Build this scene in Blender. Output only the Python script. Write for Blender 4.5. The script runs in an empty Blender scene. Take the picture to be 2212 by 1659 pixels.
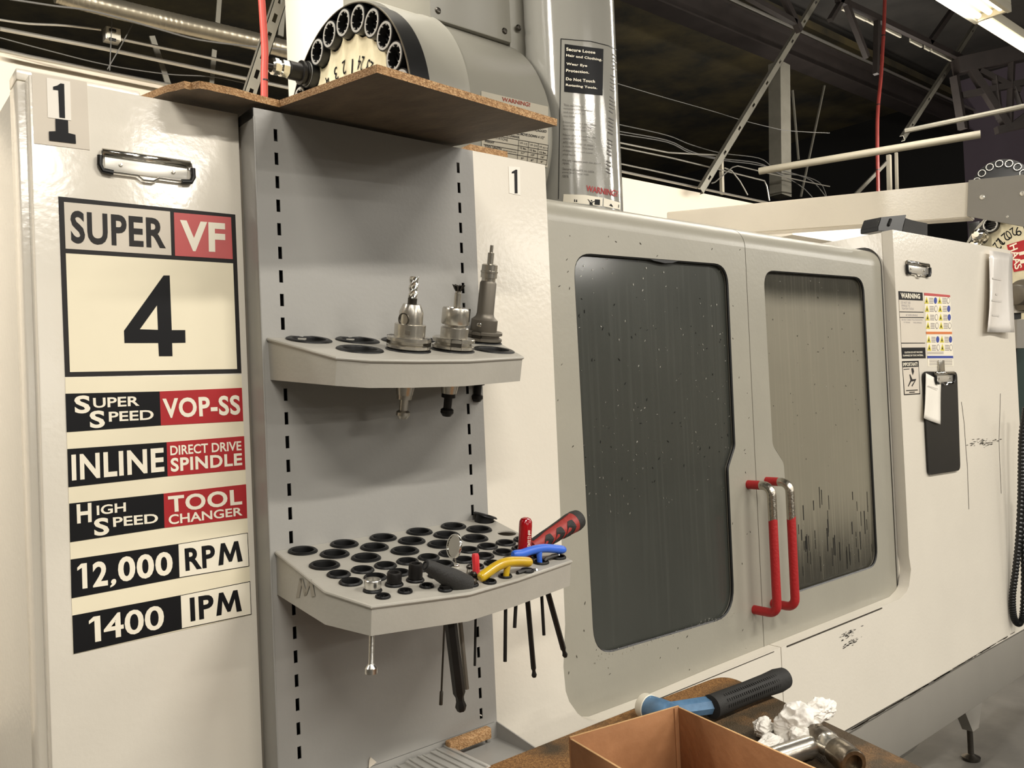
import bpy, bmesh, math, random
from mathutils import Vector, Matrix, noise
random.seed(7)
S = bpy.context.scene
COL = S.collection
R_ = math.radians

# ------------------------------------------------------------------ camera
F, CX, CY = 1800.0, 1106.0, 829.5
yaw, pitch, roll = R_(39.9145), R_(0.9297), R_(-2.4613)
fw = Vector((math.sin(yaw)*math.cos(pitch), math.cos(yaw)*math.cos(pitch), math.sin(pitch)))
r0 = Vector((math.cos(yaw), -math.sin(yaw), 0)); u0 = r0.cross(fw)
rt = math.cos(roll)*r0 + math.sin(roll)*u0
up = -math.sin(roll)*r0 + math.cos(roll)*u0
CAM = Vector((0, -1.08, 1.5))
cd = bpy.data.cameras.new('camera'); cam = bpy.data.objects.new('camera', cd); COL.objects.link(cam)
cd.sensor_fit = 'HORIZONTAL'; cd.sensor_width = 36; cd.lens = F/2212*36; cd.clip_start = .02; cd.clip_end = 200
cam.matrix_world = Matrix(((rt.x, up.x, -fw.x, CAM.x), (rt.y, up.y, -fw.y, CAM.y), (rt.z, up.z, -fw.z, CAM.z), (0, 0, 0, 1)))
S.camera = cam

# ------------------------------------------------------------------ world, lamps, exposure
W = bpy.data.worlds.new('world'); S.world = W; W.use_nodes = True
W.node_tree.nodes['Background'].inputs[0].default_value = (1.0, .95, .88, 1)
W.node_tree.nodes['Background'].inputs[1].default_value = .022
S.view_settings.view_transform = 'Standard'; S.view_settings.look = 'None'
S.view_settings.gamma = 1; S.view_settings.use_curve_mapping = False
S.view_settings.exposure = 0.2
LAMP = (1.0, .95, .865)
def lamp(x, y, z, lx, ly, power):
    l = bpy.data.lights.new('fluorescent_or_fill_light', 'AREA'); l.shape = 'RECTANGLE'; l.size = lx; l.size_y = ly
    l.energy = power; l.color = LAMP
    o = bpy.data.objects.new('fluorescent_or_fill_light', l); COL.objects.link(o); o.location = (x, y, z); return o
for x, y, z, lx, p in ((-.55, -2.65, 3.6, 1.2, 84), (1.8, -2.55, 3.6, 1.2, 84), (-2.9, -2.6, 3.6, 1.2, 14), (4.2, -2.6, 3.6, 1.2, 46), (6.6, -2.6, 3.6, 1.2, 80), (9.6, -3.6, 3.6, 2.4, 130),  # the last, far right one is added to brighten the right wall
                       (-1.6, -5.2, 3.6, 2.4, 22), (3.9, -5.2, 3.6, 2.4, 36), (-1.2, -8.2, 3.6, 1.2, 46), (3.5, -8.4, 3.6, 1.2, 96), (8.5, -8.0, 3.6, 2.4, 160), (2.6, -12.0, 3.6, 2.4, 80), (-2.0, -12.0, 3.6, 2.4, 40), (4.1, -17.2, 3.6, 2.4, 220),  # the rightmost here is added so the reflected right wall is lit
                       (-1.4, .75, 3.6, 2.4, 100), (1.05, .92, 3.5, 1.2, 42), (4.0, .75, 3.55, 2.2, 48), (7.2, .75, 3.6, 2.4, 80)):
    if y < 0:       # open strips throw light sideways too
        lamp(x, y, z, lx, .11, p*.80)
        l = lamp(x, y+.02, z-.02, lx, .09, p*.17); l.rotation_euler = (R_(72), 0, 0)
    else:
        lamp(x, y, z, lx, .11, p*.5)
        l = lamp(x, y+.02, z-.02, lx, .09, p*(.6 if x == 1.05 else 1.5)); l.rotation_euler = (R_(72), 0, 0)
for x, y, p in ((1.0, -2.6, 16), (6.5, -1.0, 40), (4.0, 2.6, 34), (9.0, 3.0, 40), (-2.0, 2.2, 8)):       # added up-facing lamps that brighten the roof in place of fixture spill
    l = lamp(x, y, 3.72, 2.4, .16, p); l.rotation_euler = (math.pi, 0, 0)

# ------------------------------------------------------------------ pixel rays to points in the room
def ray(px, py): return fw + rt*((px-CX)/F) - up*((py-CY)/F)
def pl(px, py, p0, n):
    d = ray(px, py); n = Vector(n); return CAM + d*(((Vector(p0)-CAM).dot(n))/d.dot(n))
def aty(px, py, Y=0.0): return pl(px, py, (0, Y, 0), (0, 1, 0))
def atx(px, py, X): return pl(px, py, (X, 0, 0), (1, 0, 0))
def atz(px, py, Z): return pl(px, py, (0, 0, Z), (0, 0, 1))
def att(px, py, t): return CAM + ray(px, py)*t

# ------------------------------------------------------------------ materials
def srgb(c):
    return tuple((v/255/12.92 if v/255 <= .04045 else ((v/255+.055)/1.055)**2.4) for v in c)
MATS = {}
def mat(name, rgb, rough=.5, metal=0, var=.0, scale=8, bump=0, bscale=60, spec=.5, coat=0, stretch=None, rgb2=None, emit=None, estr=0, aniso=False, trans=0, alpha=1, rvar=0):
    m = bpy.data.materials.new(name); m.use_nodes = True; MATS[name] = m
    nt = m.node_tree; b = nt.nodes['Principled BSDF']
    c = srgb(rgb)
    b.inputs['Base Color'].default_value = (*c, 1); b.inputs['Roughness'].default_value = rough; b.inputs['Metallic'].default_value = metal
    b.inputs['Specular IOR Level'].default_value = spec; b.inputs['Coat Weight'].default_value = coat; b.inputs['Coat Roughness'].default_value = .12
    b.inputs['Transmission Weight'].default_value = trans; b.inputs['Alpha'].default_value = alpha
    if emit: b.inputs['Emission Color'].default_value = (*srgb(emit), 1); b.inputs['Emission Strength'].default_value = estr
    tc = nt.nodes.new('ShaderNodeTexCoord'); mp = nt.nodes.new('ShaderNodeMapping'); nt.links.new(tc.outputs['Object'], mp.inputs['Vector'])
    if stretch: mp.inputs['Scale'].default_value = stretch
    if var or rgb2:
        n = nt.nodes.new('ShaderNodeTexNoise'); n.inputs['Scale'].default_value = scale; n.inputs['Detail'].default_value = 6; n.inputs['Roughness'].default_value = .6
        nt.links.new(mp.outputs['Vector'], n.inputs['Vector'])
        r = nt.nodes.new('ShaderNodeValToRGB'); r.color_ramp.elements[0].position = .35; r.color_ramp.elements[1].position = .68
        c2 = srgb(rgb2) if rgb2 else tuple(v*(1-var) for v in c)
        r.color_ramp.elements[0].color = (*c2, 1); r.color_ramp.elements[1].color = (*c, 1)
        nt.links.new(n.outputs['Fac'], r.inputs['Fac']); nt.links.new(r.outputs['Color'], b.inputs['Base Color'])
        if rvar:
            mr = nt.nodes.new('ShaderNodeMapRange'); mr.inputs['To Min'].default_value = rough-rvar; mr.inputs['To Max'].default_value = rough+rvar
            nt.links.new(n.outputs['Fac'], mr.inputs['Value']); nt.links.new(mr.outputs['Result'], b.inputs['Roughness'])
    if bump:
        n2 = nt.nodes.new('ShaderNodeTexNoise'); n2.inputs['Scale'].default_value = bscale; n2.inputs['Detail'].default_value = 3
        nt.links.new(mp.outputs['Vector'], n2.inputs['Vector'])
        bp = nt.nodes.new('ShaderNodeBump'); bp.inputs['Strength'].default_value = bump; bp.inputs['Distance'].default_value = .01
        nt.links.new(n2.outputs['Fac'], bp.inputs['Height']); nt.links.new(bp.outputs['Normal'], b.inputs['Normal'])
    return m
M_white = mat('white_paint', (226, 219, 205), .2, var=.05, scale=3, bump=.04, bscale=110, spec=.45)
M_white2 = mat('bright_white_paint', (232, 226, 214), .35, var=.04, scale=3)
M_grey = mat('grey_paint', (166, 161, 150), .34, var=.06, scale=4, bump=.04, bscale=120, spec=.4)
M_greyd = mat('grey_door_paint', (160, 156, 143), .33, var=.08, scale=5, bump=.03, bscale=120)
M_rack = mat('rack_grey_paint', (156, 154, 149), .38, var=.05, scale=4, bump=.03, bscale=150)
M_shelf = mat('shelf_paint', (172, 168, 158), .42, var=.10, scale=9, bump=.04, bscale=150)
M_base = mat('base_grey_paint', (140, 136, 128), .4, var=.08, scale=4)
M_tube = mat('glossy_grey_paint', (158, 156, 148), .09, var=.05, scale=6, bump=.04, bscale=300, spec=.6, coat=.4)
M_drum = mat('drum_grey_paint', (150, 147, 136), .34, var=.05, scale=4)
M_black = mat('black_plastic', (20, 20, 20), .38, var=.3, scale=30)
M_ring = mat('black_bushing_plastic', (16, 16, 16), .45, var=.4, scale=40, spec=.3)
M_rubber = mat('black_rubber', (38, 37, 35), .7, var=.3, scale=25, bump=.15, bscale=400)
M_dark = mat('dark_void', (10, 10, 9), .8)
M_ink = mat('black_ink', (20, 20, 22), .5, spec=.2, var=.1, scale=20)
M_inkg = mat('faded_ink', (40, 37, 36), .5, spec=.25, var=.1, scale=20)
M_red = mat('red_vinyl', (176, 42, 46), .45, spec=.3, var=.06, scale=14)
M_redp = mat('pale_red_vinyl', (196, 78, 76), .35, var=.08, scale=14)
M_cream = mat('cream_vinyl', (238, 228, 200), .4, var=.03, scale=10)
M_letter = mat('white_vinyl', (242, 234, 214), .4)
M_paper = mat('white_paper', (240, 234, 222), .7, var=.03, scale=10)
M_sheet = mat('grey_paper', (214, 204, 188), .6, var=.04, scale=10)
M_chrome = mat('chrome', (225, 222, 214), .12, 1, bump=.03, bscale=40)
M_plate = mat('bright_nickel_plate', (236, 232, 222), .3, .75)
M_steel = mat('machined_steel', (206, 201, 190), .26, .92, var=.18, scale=14, bump=.03, bscale=90)
M_steeld = mat('dark_steel', (92, 88, 82), .34, 1, var=.25, scale=12)
M_gun = mat('matte_grey_steel', (118, 112, 102), .48, .7, var=.12, scale=10)
M_alu = mat('aluminium', (222, 220, 214), .28, 1, var=.15, scale=30, bump=.06, bscale=60, stretch=(1, 1, 6))
M_bar = mat('mill_aluminium', (214, 212, 206), .34, .55, var=.12, scale=30, stretch=(8, 1, 1))
M_oxide = mat('black_oxide_steel', (40, 38, 36), .42, .6, var=.3, scale=20)
M_worn = mat('worn_forged_steel', (142, 132, 116), .36, 1, rgb2=(74, 66, 56), scale=22, bump=.15, bscale=60)
M_blue = mat('blue_vinyl_grip', (58, 108, 214), .35, var=.1, scale=18)
M_yellow = mat('yellow_vinyl_grip', (206, 172, 22), .3, rgb2=(176, 138, 30), scale=22, coat=.3)
M_pink = mat('red_rod_grip', (214, 52, 58), .35, var=.15, scale=20)
M_clearred = mat('translucent_red_plastic', (176, 12, 24), .12, trans=.35, coat=.5)
M_redgrip = mat('red_rubber_grip', (158, 50, 44), .55, var=.2, scale=20, bump=.1, bscale=200)
M_hblue = mat('hammer_blue', (104, 142, 178), .4, rgb2=(72, 106, 138), scale=26)
M_nylon = mat('white_nylon', (236, 230, 212), .5, var=.06, scale=20)
M_card = mat('cardboard', (170, 122, 82), .75, rgb2=(142, 98, 62), scale=7, bump=.1, bscale=90)
M_cardt = mat('cardboard_edge', (206, 164, 112), .8, var=.2, scale=60)
M_tissue = mat('paper_towel', (232, 228, 220), .85, var=.03, scale=20, bump=.2, bscale=140)
M_wall = mat('wall_paint', (222, 210, 190), .6, var=.04, scale=1.5)
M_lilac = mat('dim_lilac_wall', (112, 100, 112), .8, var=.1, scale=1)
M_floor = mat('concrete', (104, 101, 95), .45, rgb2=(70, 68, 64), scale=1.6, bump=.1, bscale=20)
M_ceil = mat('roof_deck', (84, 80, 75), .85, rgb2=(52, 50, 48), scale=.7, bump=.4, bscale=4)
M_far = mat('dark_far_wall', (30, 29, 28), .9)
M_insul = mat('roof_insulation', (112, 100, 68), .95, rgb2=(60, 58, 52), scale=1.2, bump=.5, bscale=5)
M_strut = mat('galvanised_strut', (138, 134, 122), .45, .35, var=.15, scale=8)
M_galv = mat('galvanised_duct', (166, 158, 140), .34, .85, var=.22, scale=6)
M_conduit = mat('conduit_steel', (186, 182, 172), .35, .8, var=.1, scale=6)
M_truss = mat('truss_paint', (48, 41, 38), .6, var=.3, scale=5)
M_pvc = mat('pvc_pipe', (176, 168, 150), .5, var=.1, scale=5)
M_pvcd = mat('darker_pvc_pipe', (132, 126, 110), .6, var=.15, scale=5)  # the PVC colour again, only darker
M_cable = mat('cable_sheath', (96, 94, 90), .5)
M_hose = mat('red_hose', (208, 84, 72), .45, var=.12, scale=30)
M_hose2 = mat('dark_red_hose', (132, 52, 46), .4, var=.12, scale=30)
M_lit = mat('fluorescent_tube', (255, 250, 235), .5, emit=(255, 240, 208), estr=2.2)
M_fix = mat('fixture_enamel', (206, 200, 182), .4)
M_green = mat('dark_green_paint', (30, 52, 46), .5, var=.1, scale=6)
M_led = mat('green_lamp', (60, 220, 140), .4, emit=(70, 255, 150), estr=2.5)
M_chip = mat('aluminium_chip', (225, 222, 212), .35, .8)
M_dirt = mat('grime', (52, 44, 30), .8, var=.4, scale=60)
M_gasket = mat('grimy_gasket', (44, 37, 26), .5, rgb2=(20, 18, 14), scale=30)
M_stain = mat('oily_mark', (138, 130, 112), .5)
M_faint = mat('faint_marker', (146, 140, 128), .5)
M_orange = mat('orange_print', (214, 120, 58), .5)
M_bluep = mat('blue_print', (44, 64, 150), .5)
M_yel = mat('yellow_print', (214, 200, 60), .5)
M_textg = mat('grey_print', (150, 142, 140), .6)
M_liner = mat('machine_liner', (110, 108, 98), .5, var=.2, scale=6)
M_sleeve = mat('plastic_sleeve', (236, 230, 222), .22, var=.03, scale=12, bump=.12, bscale=18, coat=.5)
M_dial = mat('carousel_dial', (224, 214, 184), .45, rgb2=(206, 196, 164), scale=20)

def mat_particle(name, c1, c2, c3, oily=None):
    m = mat(name, c1, .75); nt = m.node_tree; b = nt.nodes['Principled BSDF']
    tc = nt.nodes.new('ShaderNodeTexCoord')
    v = nt.nodes.new('ShaderNodeTexVoronoi'); v.inputs['Scale'].default_value = 420
    n = nt.nodes.new('ShaderNodeTexNoise'); n.inputs['Scale'].default_value = 9; n.inputs['Detail'].default_value = 5
    for q in (v, n): nt.links.new(tc.outputs['Object'], q.inputs['Vector'])
    r = nt.nodes.new('ShaderNodeValToRGB'); e = r.color_ramp.elements
    e[0].color = (*srgb(c2), 1); e[1].color = (*srgb(c1), 1); e.new(.5).color = (*srgb(c3), 1)
    sx = nt.nodes.new('ShaderNodeSeparateColor'); nt.links.new(v.outputs['Color'], sx.inputs['Color']); nt.links.new(sx.outputs[0], r.inputs['Fac'])
    mx = nt.nodes.new('ShaderNodeMix'); mx.data_type = 'RGBA'
    r2 = nt.nodes.new('ShaderNodeValToRGB'); r2.color_ramp.elements[0].position = .48; r2.color_ramp.elements[1].position = .66
    if oily:
        vd = nt.nodes.new('ShaderNodeVectorMath'); vd.operation = 'DISTANCE'; vd.inputs[1].default_value = (1.13, -.33, .965); nt.links.new(tc.outputs['Object'], vd.inputs[0])
        mr = nt.nodes.new('ShaderNodeMapRange'); mr.inputs['From Min'].default_value = .17; mr.inputs['From Max'].default_value = .05; mr.inputs['To Max'].default_value = .17; nt.links.new(vd.outputs['Value'], mr.inputs['Value'])
        ad = nt.nodes.new('ShaderNodeMath'); ad.operation = 'ADD'; nt.links.new(n.outputs['Fac'], ad.inputs[0]); nt.links.new(mr.outputs['Result'], ad.inputs[1]); nt.links.new(ad.outputs[0], r2.inputs['Fac'])
    else: nt.links.new(n.outputs['Fac'], r2.inputs['Fac'])
    nt.links.new(r2.outputs['Color'], mx.inputs['Factor'])
    nt.links.new(r.outputs['Color'], mx.inputs[6]); mx.inputs[7].default_value = (*srgb(oily or c2), 1)
    if not oily:
        k = nt.nodes.new('ShaderNodeMath'); k.operation = 'MULTIPLY'; k.inputs[1].default_value = .35
        nt.links.new(r2.outputs['Color'], k.inputs[0]); nt.links.new(k.outputs[0], mx.inputs['Factor'])
    nt.links.new(mx.outputs[2], b.inputs['Base Color'])
    bp = nt.nodes.new('ShaderNodeBump'); bp.inputs['Strength'].default_value = .35; bp.inputs['Distance'].default_value = .004
    nt.links.new(v.outputs['Distance'], bp.inputs['Height']); nt.links.new(bp.outputs['Normal'], b.inputs['Normal'])
    return m
M_pb = mat_particle('particle_board_edge', (194, 158, 114), (142, 106, 68), (170, 130, 86))
M_pbtop = mat_particle('worn_particle_board', (158, 116, 66), (112, 76, 40), (138, 98, 54), (70, 56, 36))
M_pbface = mat('particle_board_face', (112, 96, 76), .7, rgb2=(88, 74, 58), scale=10, bump=.1, bscale=80, stretch=(3, 1, 1))

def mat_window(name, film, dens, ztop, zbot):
    # clear polycarbonate under a dull dried coolant film; on the right pane its zbot to ztop band paints in reflected brightness
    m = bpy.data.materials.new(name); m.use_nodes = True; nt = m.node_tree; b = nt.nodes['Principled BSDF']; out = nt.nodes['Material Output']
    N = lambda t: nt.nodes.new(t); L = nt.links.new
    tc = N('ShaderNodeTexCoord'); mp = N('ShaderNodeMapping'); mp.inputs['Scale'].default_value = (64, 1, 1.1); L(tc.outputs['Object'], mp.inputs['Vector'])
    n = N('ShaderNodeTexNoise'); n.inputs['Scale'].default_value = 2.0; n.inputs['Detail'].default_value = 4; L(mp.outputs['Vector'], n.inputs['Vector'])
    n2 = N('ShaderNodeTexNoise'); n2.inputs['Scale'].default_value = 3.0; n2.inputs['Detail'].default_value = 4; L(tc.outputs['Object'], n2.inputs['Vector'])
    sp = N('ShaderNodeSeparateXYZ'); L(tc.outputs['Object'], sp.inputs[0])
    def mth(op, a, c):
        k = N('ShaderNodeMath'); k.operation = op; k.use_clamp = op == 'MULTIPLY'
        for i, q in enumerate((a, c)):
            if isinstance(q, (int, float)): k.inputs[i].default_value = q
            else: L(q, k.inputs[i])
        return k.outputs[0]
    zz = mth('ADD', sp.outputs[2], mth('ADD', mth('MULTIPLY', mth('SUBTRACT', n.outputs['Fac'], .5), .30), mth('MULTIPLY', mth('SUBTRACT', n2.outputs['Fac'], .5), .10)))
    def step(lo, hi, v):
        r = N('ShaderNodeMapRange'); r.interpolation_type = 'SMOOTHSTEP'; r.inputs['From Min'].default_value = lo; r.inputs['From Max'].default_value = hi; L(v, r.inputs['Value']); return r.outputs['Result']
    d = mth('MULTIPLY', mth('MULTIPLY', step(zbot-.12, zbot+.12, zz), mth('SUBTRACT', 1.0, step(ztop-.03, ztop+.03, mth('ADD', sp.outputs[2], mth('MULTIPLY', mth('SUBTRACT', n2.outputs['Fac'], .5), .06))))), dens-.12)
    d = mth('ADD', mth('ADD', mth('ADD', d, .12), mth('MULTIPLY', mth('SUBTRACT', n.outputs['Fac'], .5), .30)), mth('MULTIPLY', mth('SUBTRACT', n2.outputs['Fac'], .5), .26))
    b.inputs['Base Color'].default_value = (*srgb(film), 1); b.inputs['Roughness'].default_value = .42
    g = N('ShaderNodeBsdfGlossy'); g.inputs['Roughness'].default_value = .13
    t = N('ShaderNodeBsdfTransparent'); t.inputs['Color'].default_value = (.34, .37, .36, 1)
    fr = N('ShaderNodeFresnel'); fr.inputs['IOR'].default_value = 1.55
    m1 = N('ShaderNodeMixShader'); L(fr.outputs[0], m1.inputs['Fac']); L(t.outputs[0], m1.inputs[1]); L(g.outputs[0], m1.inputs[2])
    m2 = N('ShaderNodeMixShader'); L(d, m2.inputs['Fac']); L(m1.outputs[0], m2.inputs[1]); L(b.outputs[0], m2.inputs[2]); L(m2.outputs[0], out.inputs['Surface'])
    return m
M_glass = mat_window('filmed_window', (104, 106, 98), .30, 1.80, .80)
M_glass2 = mat_window('film_reflection_window', (150, 144, 126), .66, 1.725, 1.12)  # coolant film, with a paler dense band put in for the bright reflection

def mat_handle():
    m = mat('worn_red_handle', (168, 30, 32), .5, bump=.15, bscale=180); nt = m.node_tree; b = nt.nodes['Principled BSDF']
    tc = nt.nodes.new('ShaderNodeTexCoord'); sp = nt.nodes.new('ShaderNodeSeparateXYZ'); nt.links.new(tc.outputs['Object'], sp.inputs[0])
    n = nt.nodes.new('ShaderNodeTexNoise'); n.inputs['Scale'].default_value = 25; n.inputs['Detail'].default_value = 4; nt.links.new(tc.outputs['Object'], n.inputs['Vector'])
    def math_(op, a, bb):
        k = nt.nodes.new('ShaderNodeMath'); k.operation = op
        for i, q in enumerate((a, bb)):
            if isinstance(q, (int, float)): k.inputs[i].default_value = q
            else: nt.links.new(q, k.inputs[i])
        return k.outputs[0]
    zz = math_('ADD', sp.outputs[2], math_('MULTIPLY', math_('SUBTRACT', n.outputs['Fac'], .5), .05))
    worn = math_('MULTIPLY', math_('GREATER_THAN', zz, 1.193), math_('LESS_THAN', sp.outputs[1], .046))
    mix = nt.nodes.new('ShaderNodeMix'); mix.data_type = 'RGBA'; nt.links.new(worn, mix.inputs['Factor'])
    mix.inputs[6].default_value = (*srgb((168, 30, 32)), 1); mix.inputs[7].default_value = (*srgb((190, 184, 172)), 1)
    nt.links.new(mix.outputs[2], b.inputs['Base Color']); nt.links.new(worn, b.inputs['Metallic'])
    nt.links.new(math_('SUBTRACT', .5, math_('MULTIPLY', worn, .25)), b.inputs['Roughness'])
    return m
M_handle = mat_handle()

# ------------------------------------------------------------------ mesh helpers
WL = {}
def finish(name, me, m, parent=None, M=None, smooth=35, mats=None):
    if mats:
        for q in mats: me.materials.append(q)
    elif m: me.materials.append(m)
    if smooth:
        for p in me.polygons: p.use_smooth = True
        me.set_sharp_from_angle(angle=R_(smooth))
    o = bpy.data.objects.new(name, me); COL.objects.link(o)
    place(o, parent, M)
    return o
def place(o, parent, M=None):
    Mw = M if M is not None else Matrix.Identity(4)
    if parent is not None:
        o.parent = parent
        o.matrix_local = WL.get(parent.as_pointer(), Matrix.Identity(4)).inverted() @ Mw
    else: o.matrix_local = Mw
    WL[o.as_pointer()] = Mw.copy()
def obj(name, bm, m, parent=None, M=None, smooth=35, mats=None, keepn=False):
    if not keepn: bmesh.ops.recalc_face_normals(bm, faces=bm.faces)
    me = bpy.data.meshes.new(name); bm.to_mesh(me); bm.free()
    return finish(name, me, m, parent, M, smooth, mats)
def dup(o, parent, M):
    c = o.copy(); COL.objects.link(c); place(c, parent, M); return c
def tag(o, label=None, cat=None, group=None, kind=None):
    if label: o['label'] = label
    if cat: o['category'] = cat
    if group: o['group'] = group
    if kind: o['kind'] = kind
    return o
def thing(name, loc, label, cat, group=None):
    o = bpy.data.objects.new(name, None); COL.objects.link(o); o.empty_display_size = .05
    place(o, None, Matrix.Translation(Vector(loc))); return tag(o, label, cat, group)
def box(bm, x0, x1, y0, y1, z0, z1, M=None, bevel=0):
    vs = [bm.verts.new((x, y, z)) for x in (x0, x1) for y in (y0, y1) for z in (z0, z1)]
    fs = [bm.faces.new([vs[i] for i in f]) for f in ((0, 1, 3, 2), (4, 6, 7, 5), (0, 4, 5, 1), (2, 3, 7, 6), (0, 2, 6, 4), (1, 5, 7, 3))]
    if bevel:
        es = list({e for f in fs for e in f.edges})
        r = bmesh.ops.bevel(bm, geom=es, offset=bevel, segments=2, affect='EDGES', profile=.5)
        vs = list({v for f in r['faces'] for v in f.verts} | {v for v in vs if v.is_valid})
    if M is not None: bmesh.ops.transform(bm, matrix=M, verts=[v for v in vs if v.is_valid])
def BX(*a, **k):
    bm = bmesh.new(); box(bm, *a, **k); return bm
def frame_of(axis):
    a = Vector(axis).normalized(); h = Vector((0, 0, 1)) if abs(a.z) < .9 else Vector((1, 0, 0))
    x = h.cross(a).normalized(); y = a.cross(x); return x, y, a
def axisM(p, axis, xdir=None):
    x, y, a = frame_of(axis)
    if xdir is not None:
        x = (Vector(xdir)-a*Vector(xdir).dot(a)).normalized(); y = a.cross(x)
    return Matrix(((x.x, y.x, a.x, p[0]), (x.y, y.y, a.y, p[1]), (x.z, y.z, a.z, p[2]), (0, 0, 0, 1)))
def lathe(bm, prof, M=None, n=32, cap=True):
    M = M or Matrix.Identity(4); rings = []
    for r, z in prof:
        if r < 1e-6: rings.append([bm.verts.new(M @ Vector((0, 0, z)))])
        else: rings.append([bm.verts.new(M @ Vector((r*math.cos(2*math.pi*i/n), r*math.sin(2*math.pi*i/n), z))) for i in range(n)])
    for a, b in zip(rings, rings[1:]):
        for i in range(n):
            j = (i+1) % n
            if len(a) == 1 and len(b) == 1: continue
            if len(a) == 1: bm.faces.new((a[0], b[i], b[j]))
            elif len(b) == 1: bm.faces.new((a[i], b[0], a[j]))
            else: bm.faces.new((a[i], b[i], b[j], a[j]))
    if cap:
        for q in (rings[0], rings[-1]):
            if len(q) > 2: bm.faces.new(q)
def LT(prof, M=None, n=32, cap=True):
    bm = bmesh.new(); lathe(bm, prof, M, n, cap); return bm
def spline(pts, k=8):
    P = [Vector(p) for p in pts]; out = []
    for i in range(len(P)-1):
        a, b, c, d = P[max(i-1, 0)], P[i], P[i+1], P[min(i+2, len(P)-1)]
        for s in range(k):
            t = s/k
            out.append(.5*((2*b)+(c-a)*t+(2*a-5*b+4*c-d)*t*t+(3*b-a-3*c+d)*t**3))
    return out+[P[-1]]
def tube(bm, pts, r, n=10, cap=True, flat=None):
    P = [Vector(p) for p in pts]; rad = r if isinstance(r, (list, tuple)) else [r]*len(P)
    rings = []; x = None
    for i, p in enumerate(P):
        d = (P[min(i+1, len(P)-1)]-P[max(i-1, 0)]).normalized()
        if x is None: x = frame_of(d)[0]
        x = (x-d*x.dot(d)).normalized(); y = d.cross(x)
        rings.append([bm.verts.new(p+(x*math.cos(2*math.pi*k/n)+y*math.sin(2*math.pi*k/n)*(flat or 1))*rad[i]) for k in range(n)])
    for a, b in zip(rings, rings[1:]):
        for k in range(n): bm.faces.new((a[k], a[(k+1) % n], b[(k+1) % n], b[k]))
    if cap: bm.faces.new(rings[0]); bm.faces.new(rings[-1])
def TB(pts, r, n=10, **k):
    bm = bmesh.new(); tube(bm, pts, r, n, **k); return bm
def round_poly(pts, rad, seg=7):
    out = []; n = len(pts)
    for i in range(n):
        p = Vector(pts[i]); a = Vector(pts[i-1]); b = Vector(pts[(i+1) % n]); r = rad[i] if isinstance(rad, (list, tuple)) else rad
        if r <= 0: out.append(tuple(p)); continue
        da = (a-p); db = (b-p); la, lb = da.length, db.length; da.normalize(); db.normalize()
        ang = da.angle(db); k = min(r/math.tan(ang/2), la*.49, lb*.49)
        p0, p1 = p+da*k, p+db*k
        for s in range(seg+1):
            t = s/seg; out.append(tuple(p0*(1-t)**2+p*2*t*(1-t)+p1*t*t))
    return out
def plate(bm, outer, holes, w0, w1, fm):
    """flat sheet with real cut-outs: loops in (u,v), faces at depth w0 and w1, fm maps (u,v,w) to the room"""
    loops = [outer]+list(holes); fl = []
    for w in (w0, w1):
        vs = []; es = []
        for L in loops:
            q = [bm.verts.new((u, v, 0)) for u, v in L]; vs.append(q)
            es += [bm.edges.new((q[i], q[(i+1) % len(q)])) for i in range(len(q))]
        bmesh.ops.triangle_fill(bm, use_beauty=True, use_dissolve=False, edges=es, normal=(0, 0, 1))
        fl.append(vs)
    for a, b in zip(*fl):
        for i in range(len(a)):
            j = (i+1) % len(a); bm.faces.new((a[i], a[j], b[j], b[i]))
    for w, vs in zip((w0, w1), fl):
        for q in vs:
            for v in q: v.co = fm(v.co.x, v.co.y, w)
def PLT(outer, holes, w0, w1, fm):
    bm = bmesh.new(); plate(bm, outer, holes, w0, w1, fm); return bm
XZ = lambda u, v, w: Vector((u, w, v))
def circle(c, r, n=24, a0=0): return [(c[0]+r*math.cos(a0+2*math.pi*i/n), c[1]+r*math.sin(a0+2*math.pi*i/n)) for i in range(n)]
def thin(bm, pts3, off):
    """thin sheet: polygon pts3 given thickness vector off (towards the viewer)"""
    a = [bm.verts.new(p) for p in pts3]; b = [bm.verts.new(Vector(p)+off) for p in pts3]; n = len(a)
    bm.faces.new(b); bm.faces.new(a[::-1])
    for i in range(n): bm.faces.new((a[i], a[(i+1) % n], b[(i+1) % n], b[i]))
TEXT = {}
def glyphs(body, bold):
    k = (body, bold)
    if k not in TEXT:
        c = bpy.data.curves.new('t', 'FONT'); c.body = body; c.size = 1; c.offset = bold; c.resolution_u = 4; c.space_character = 1.08 if bold > .02 else 1.0
        o = bpy.data.objects.new('t', c); COL.objects.link(o)
        dg = bpy.context.evaluated_depsgraph_get(); me = bpy.data.meshes.new_from_object(o.evaluated_get(dg))
        V = [(v.co.x, v.co.y) for v in me.vertices]; P = [tuple(p.vertices) for p in me.polygons]
        bpy.data.objects.remove(o); bpy.data.curves.remove(c); bpy.data.meshes.remove(me)
        x0 = min(v[0] for v in V); x1 = max(v[0] for v in V); y0 = min(v[1] for v in V); y1 = max(v[1] for v in V)
        TEXT[k] = ([((v[0]-x0)/(x1-x0), (v[1]-y0)/(y1-y0)) for v in V], P)
    return TEXT[k]
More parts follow.
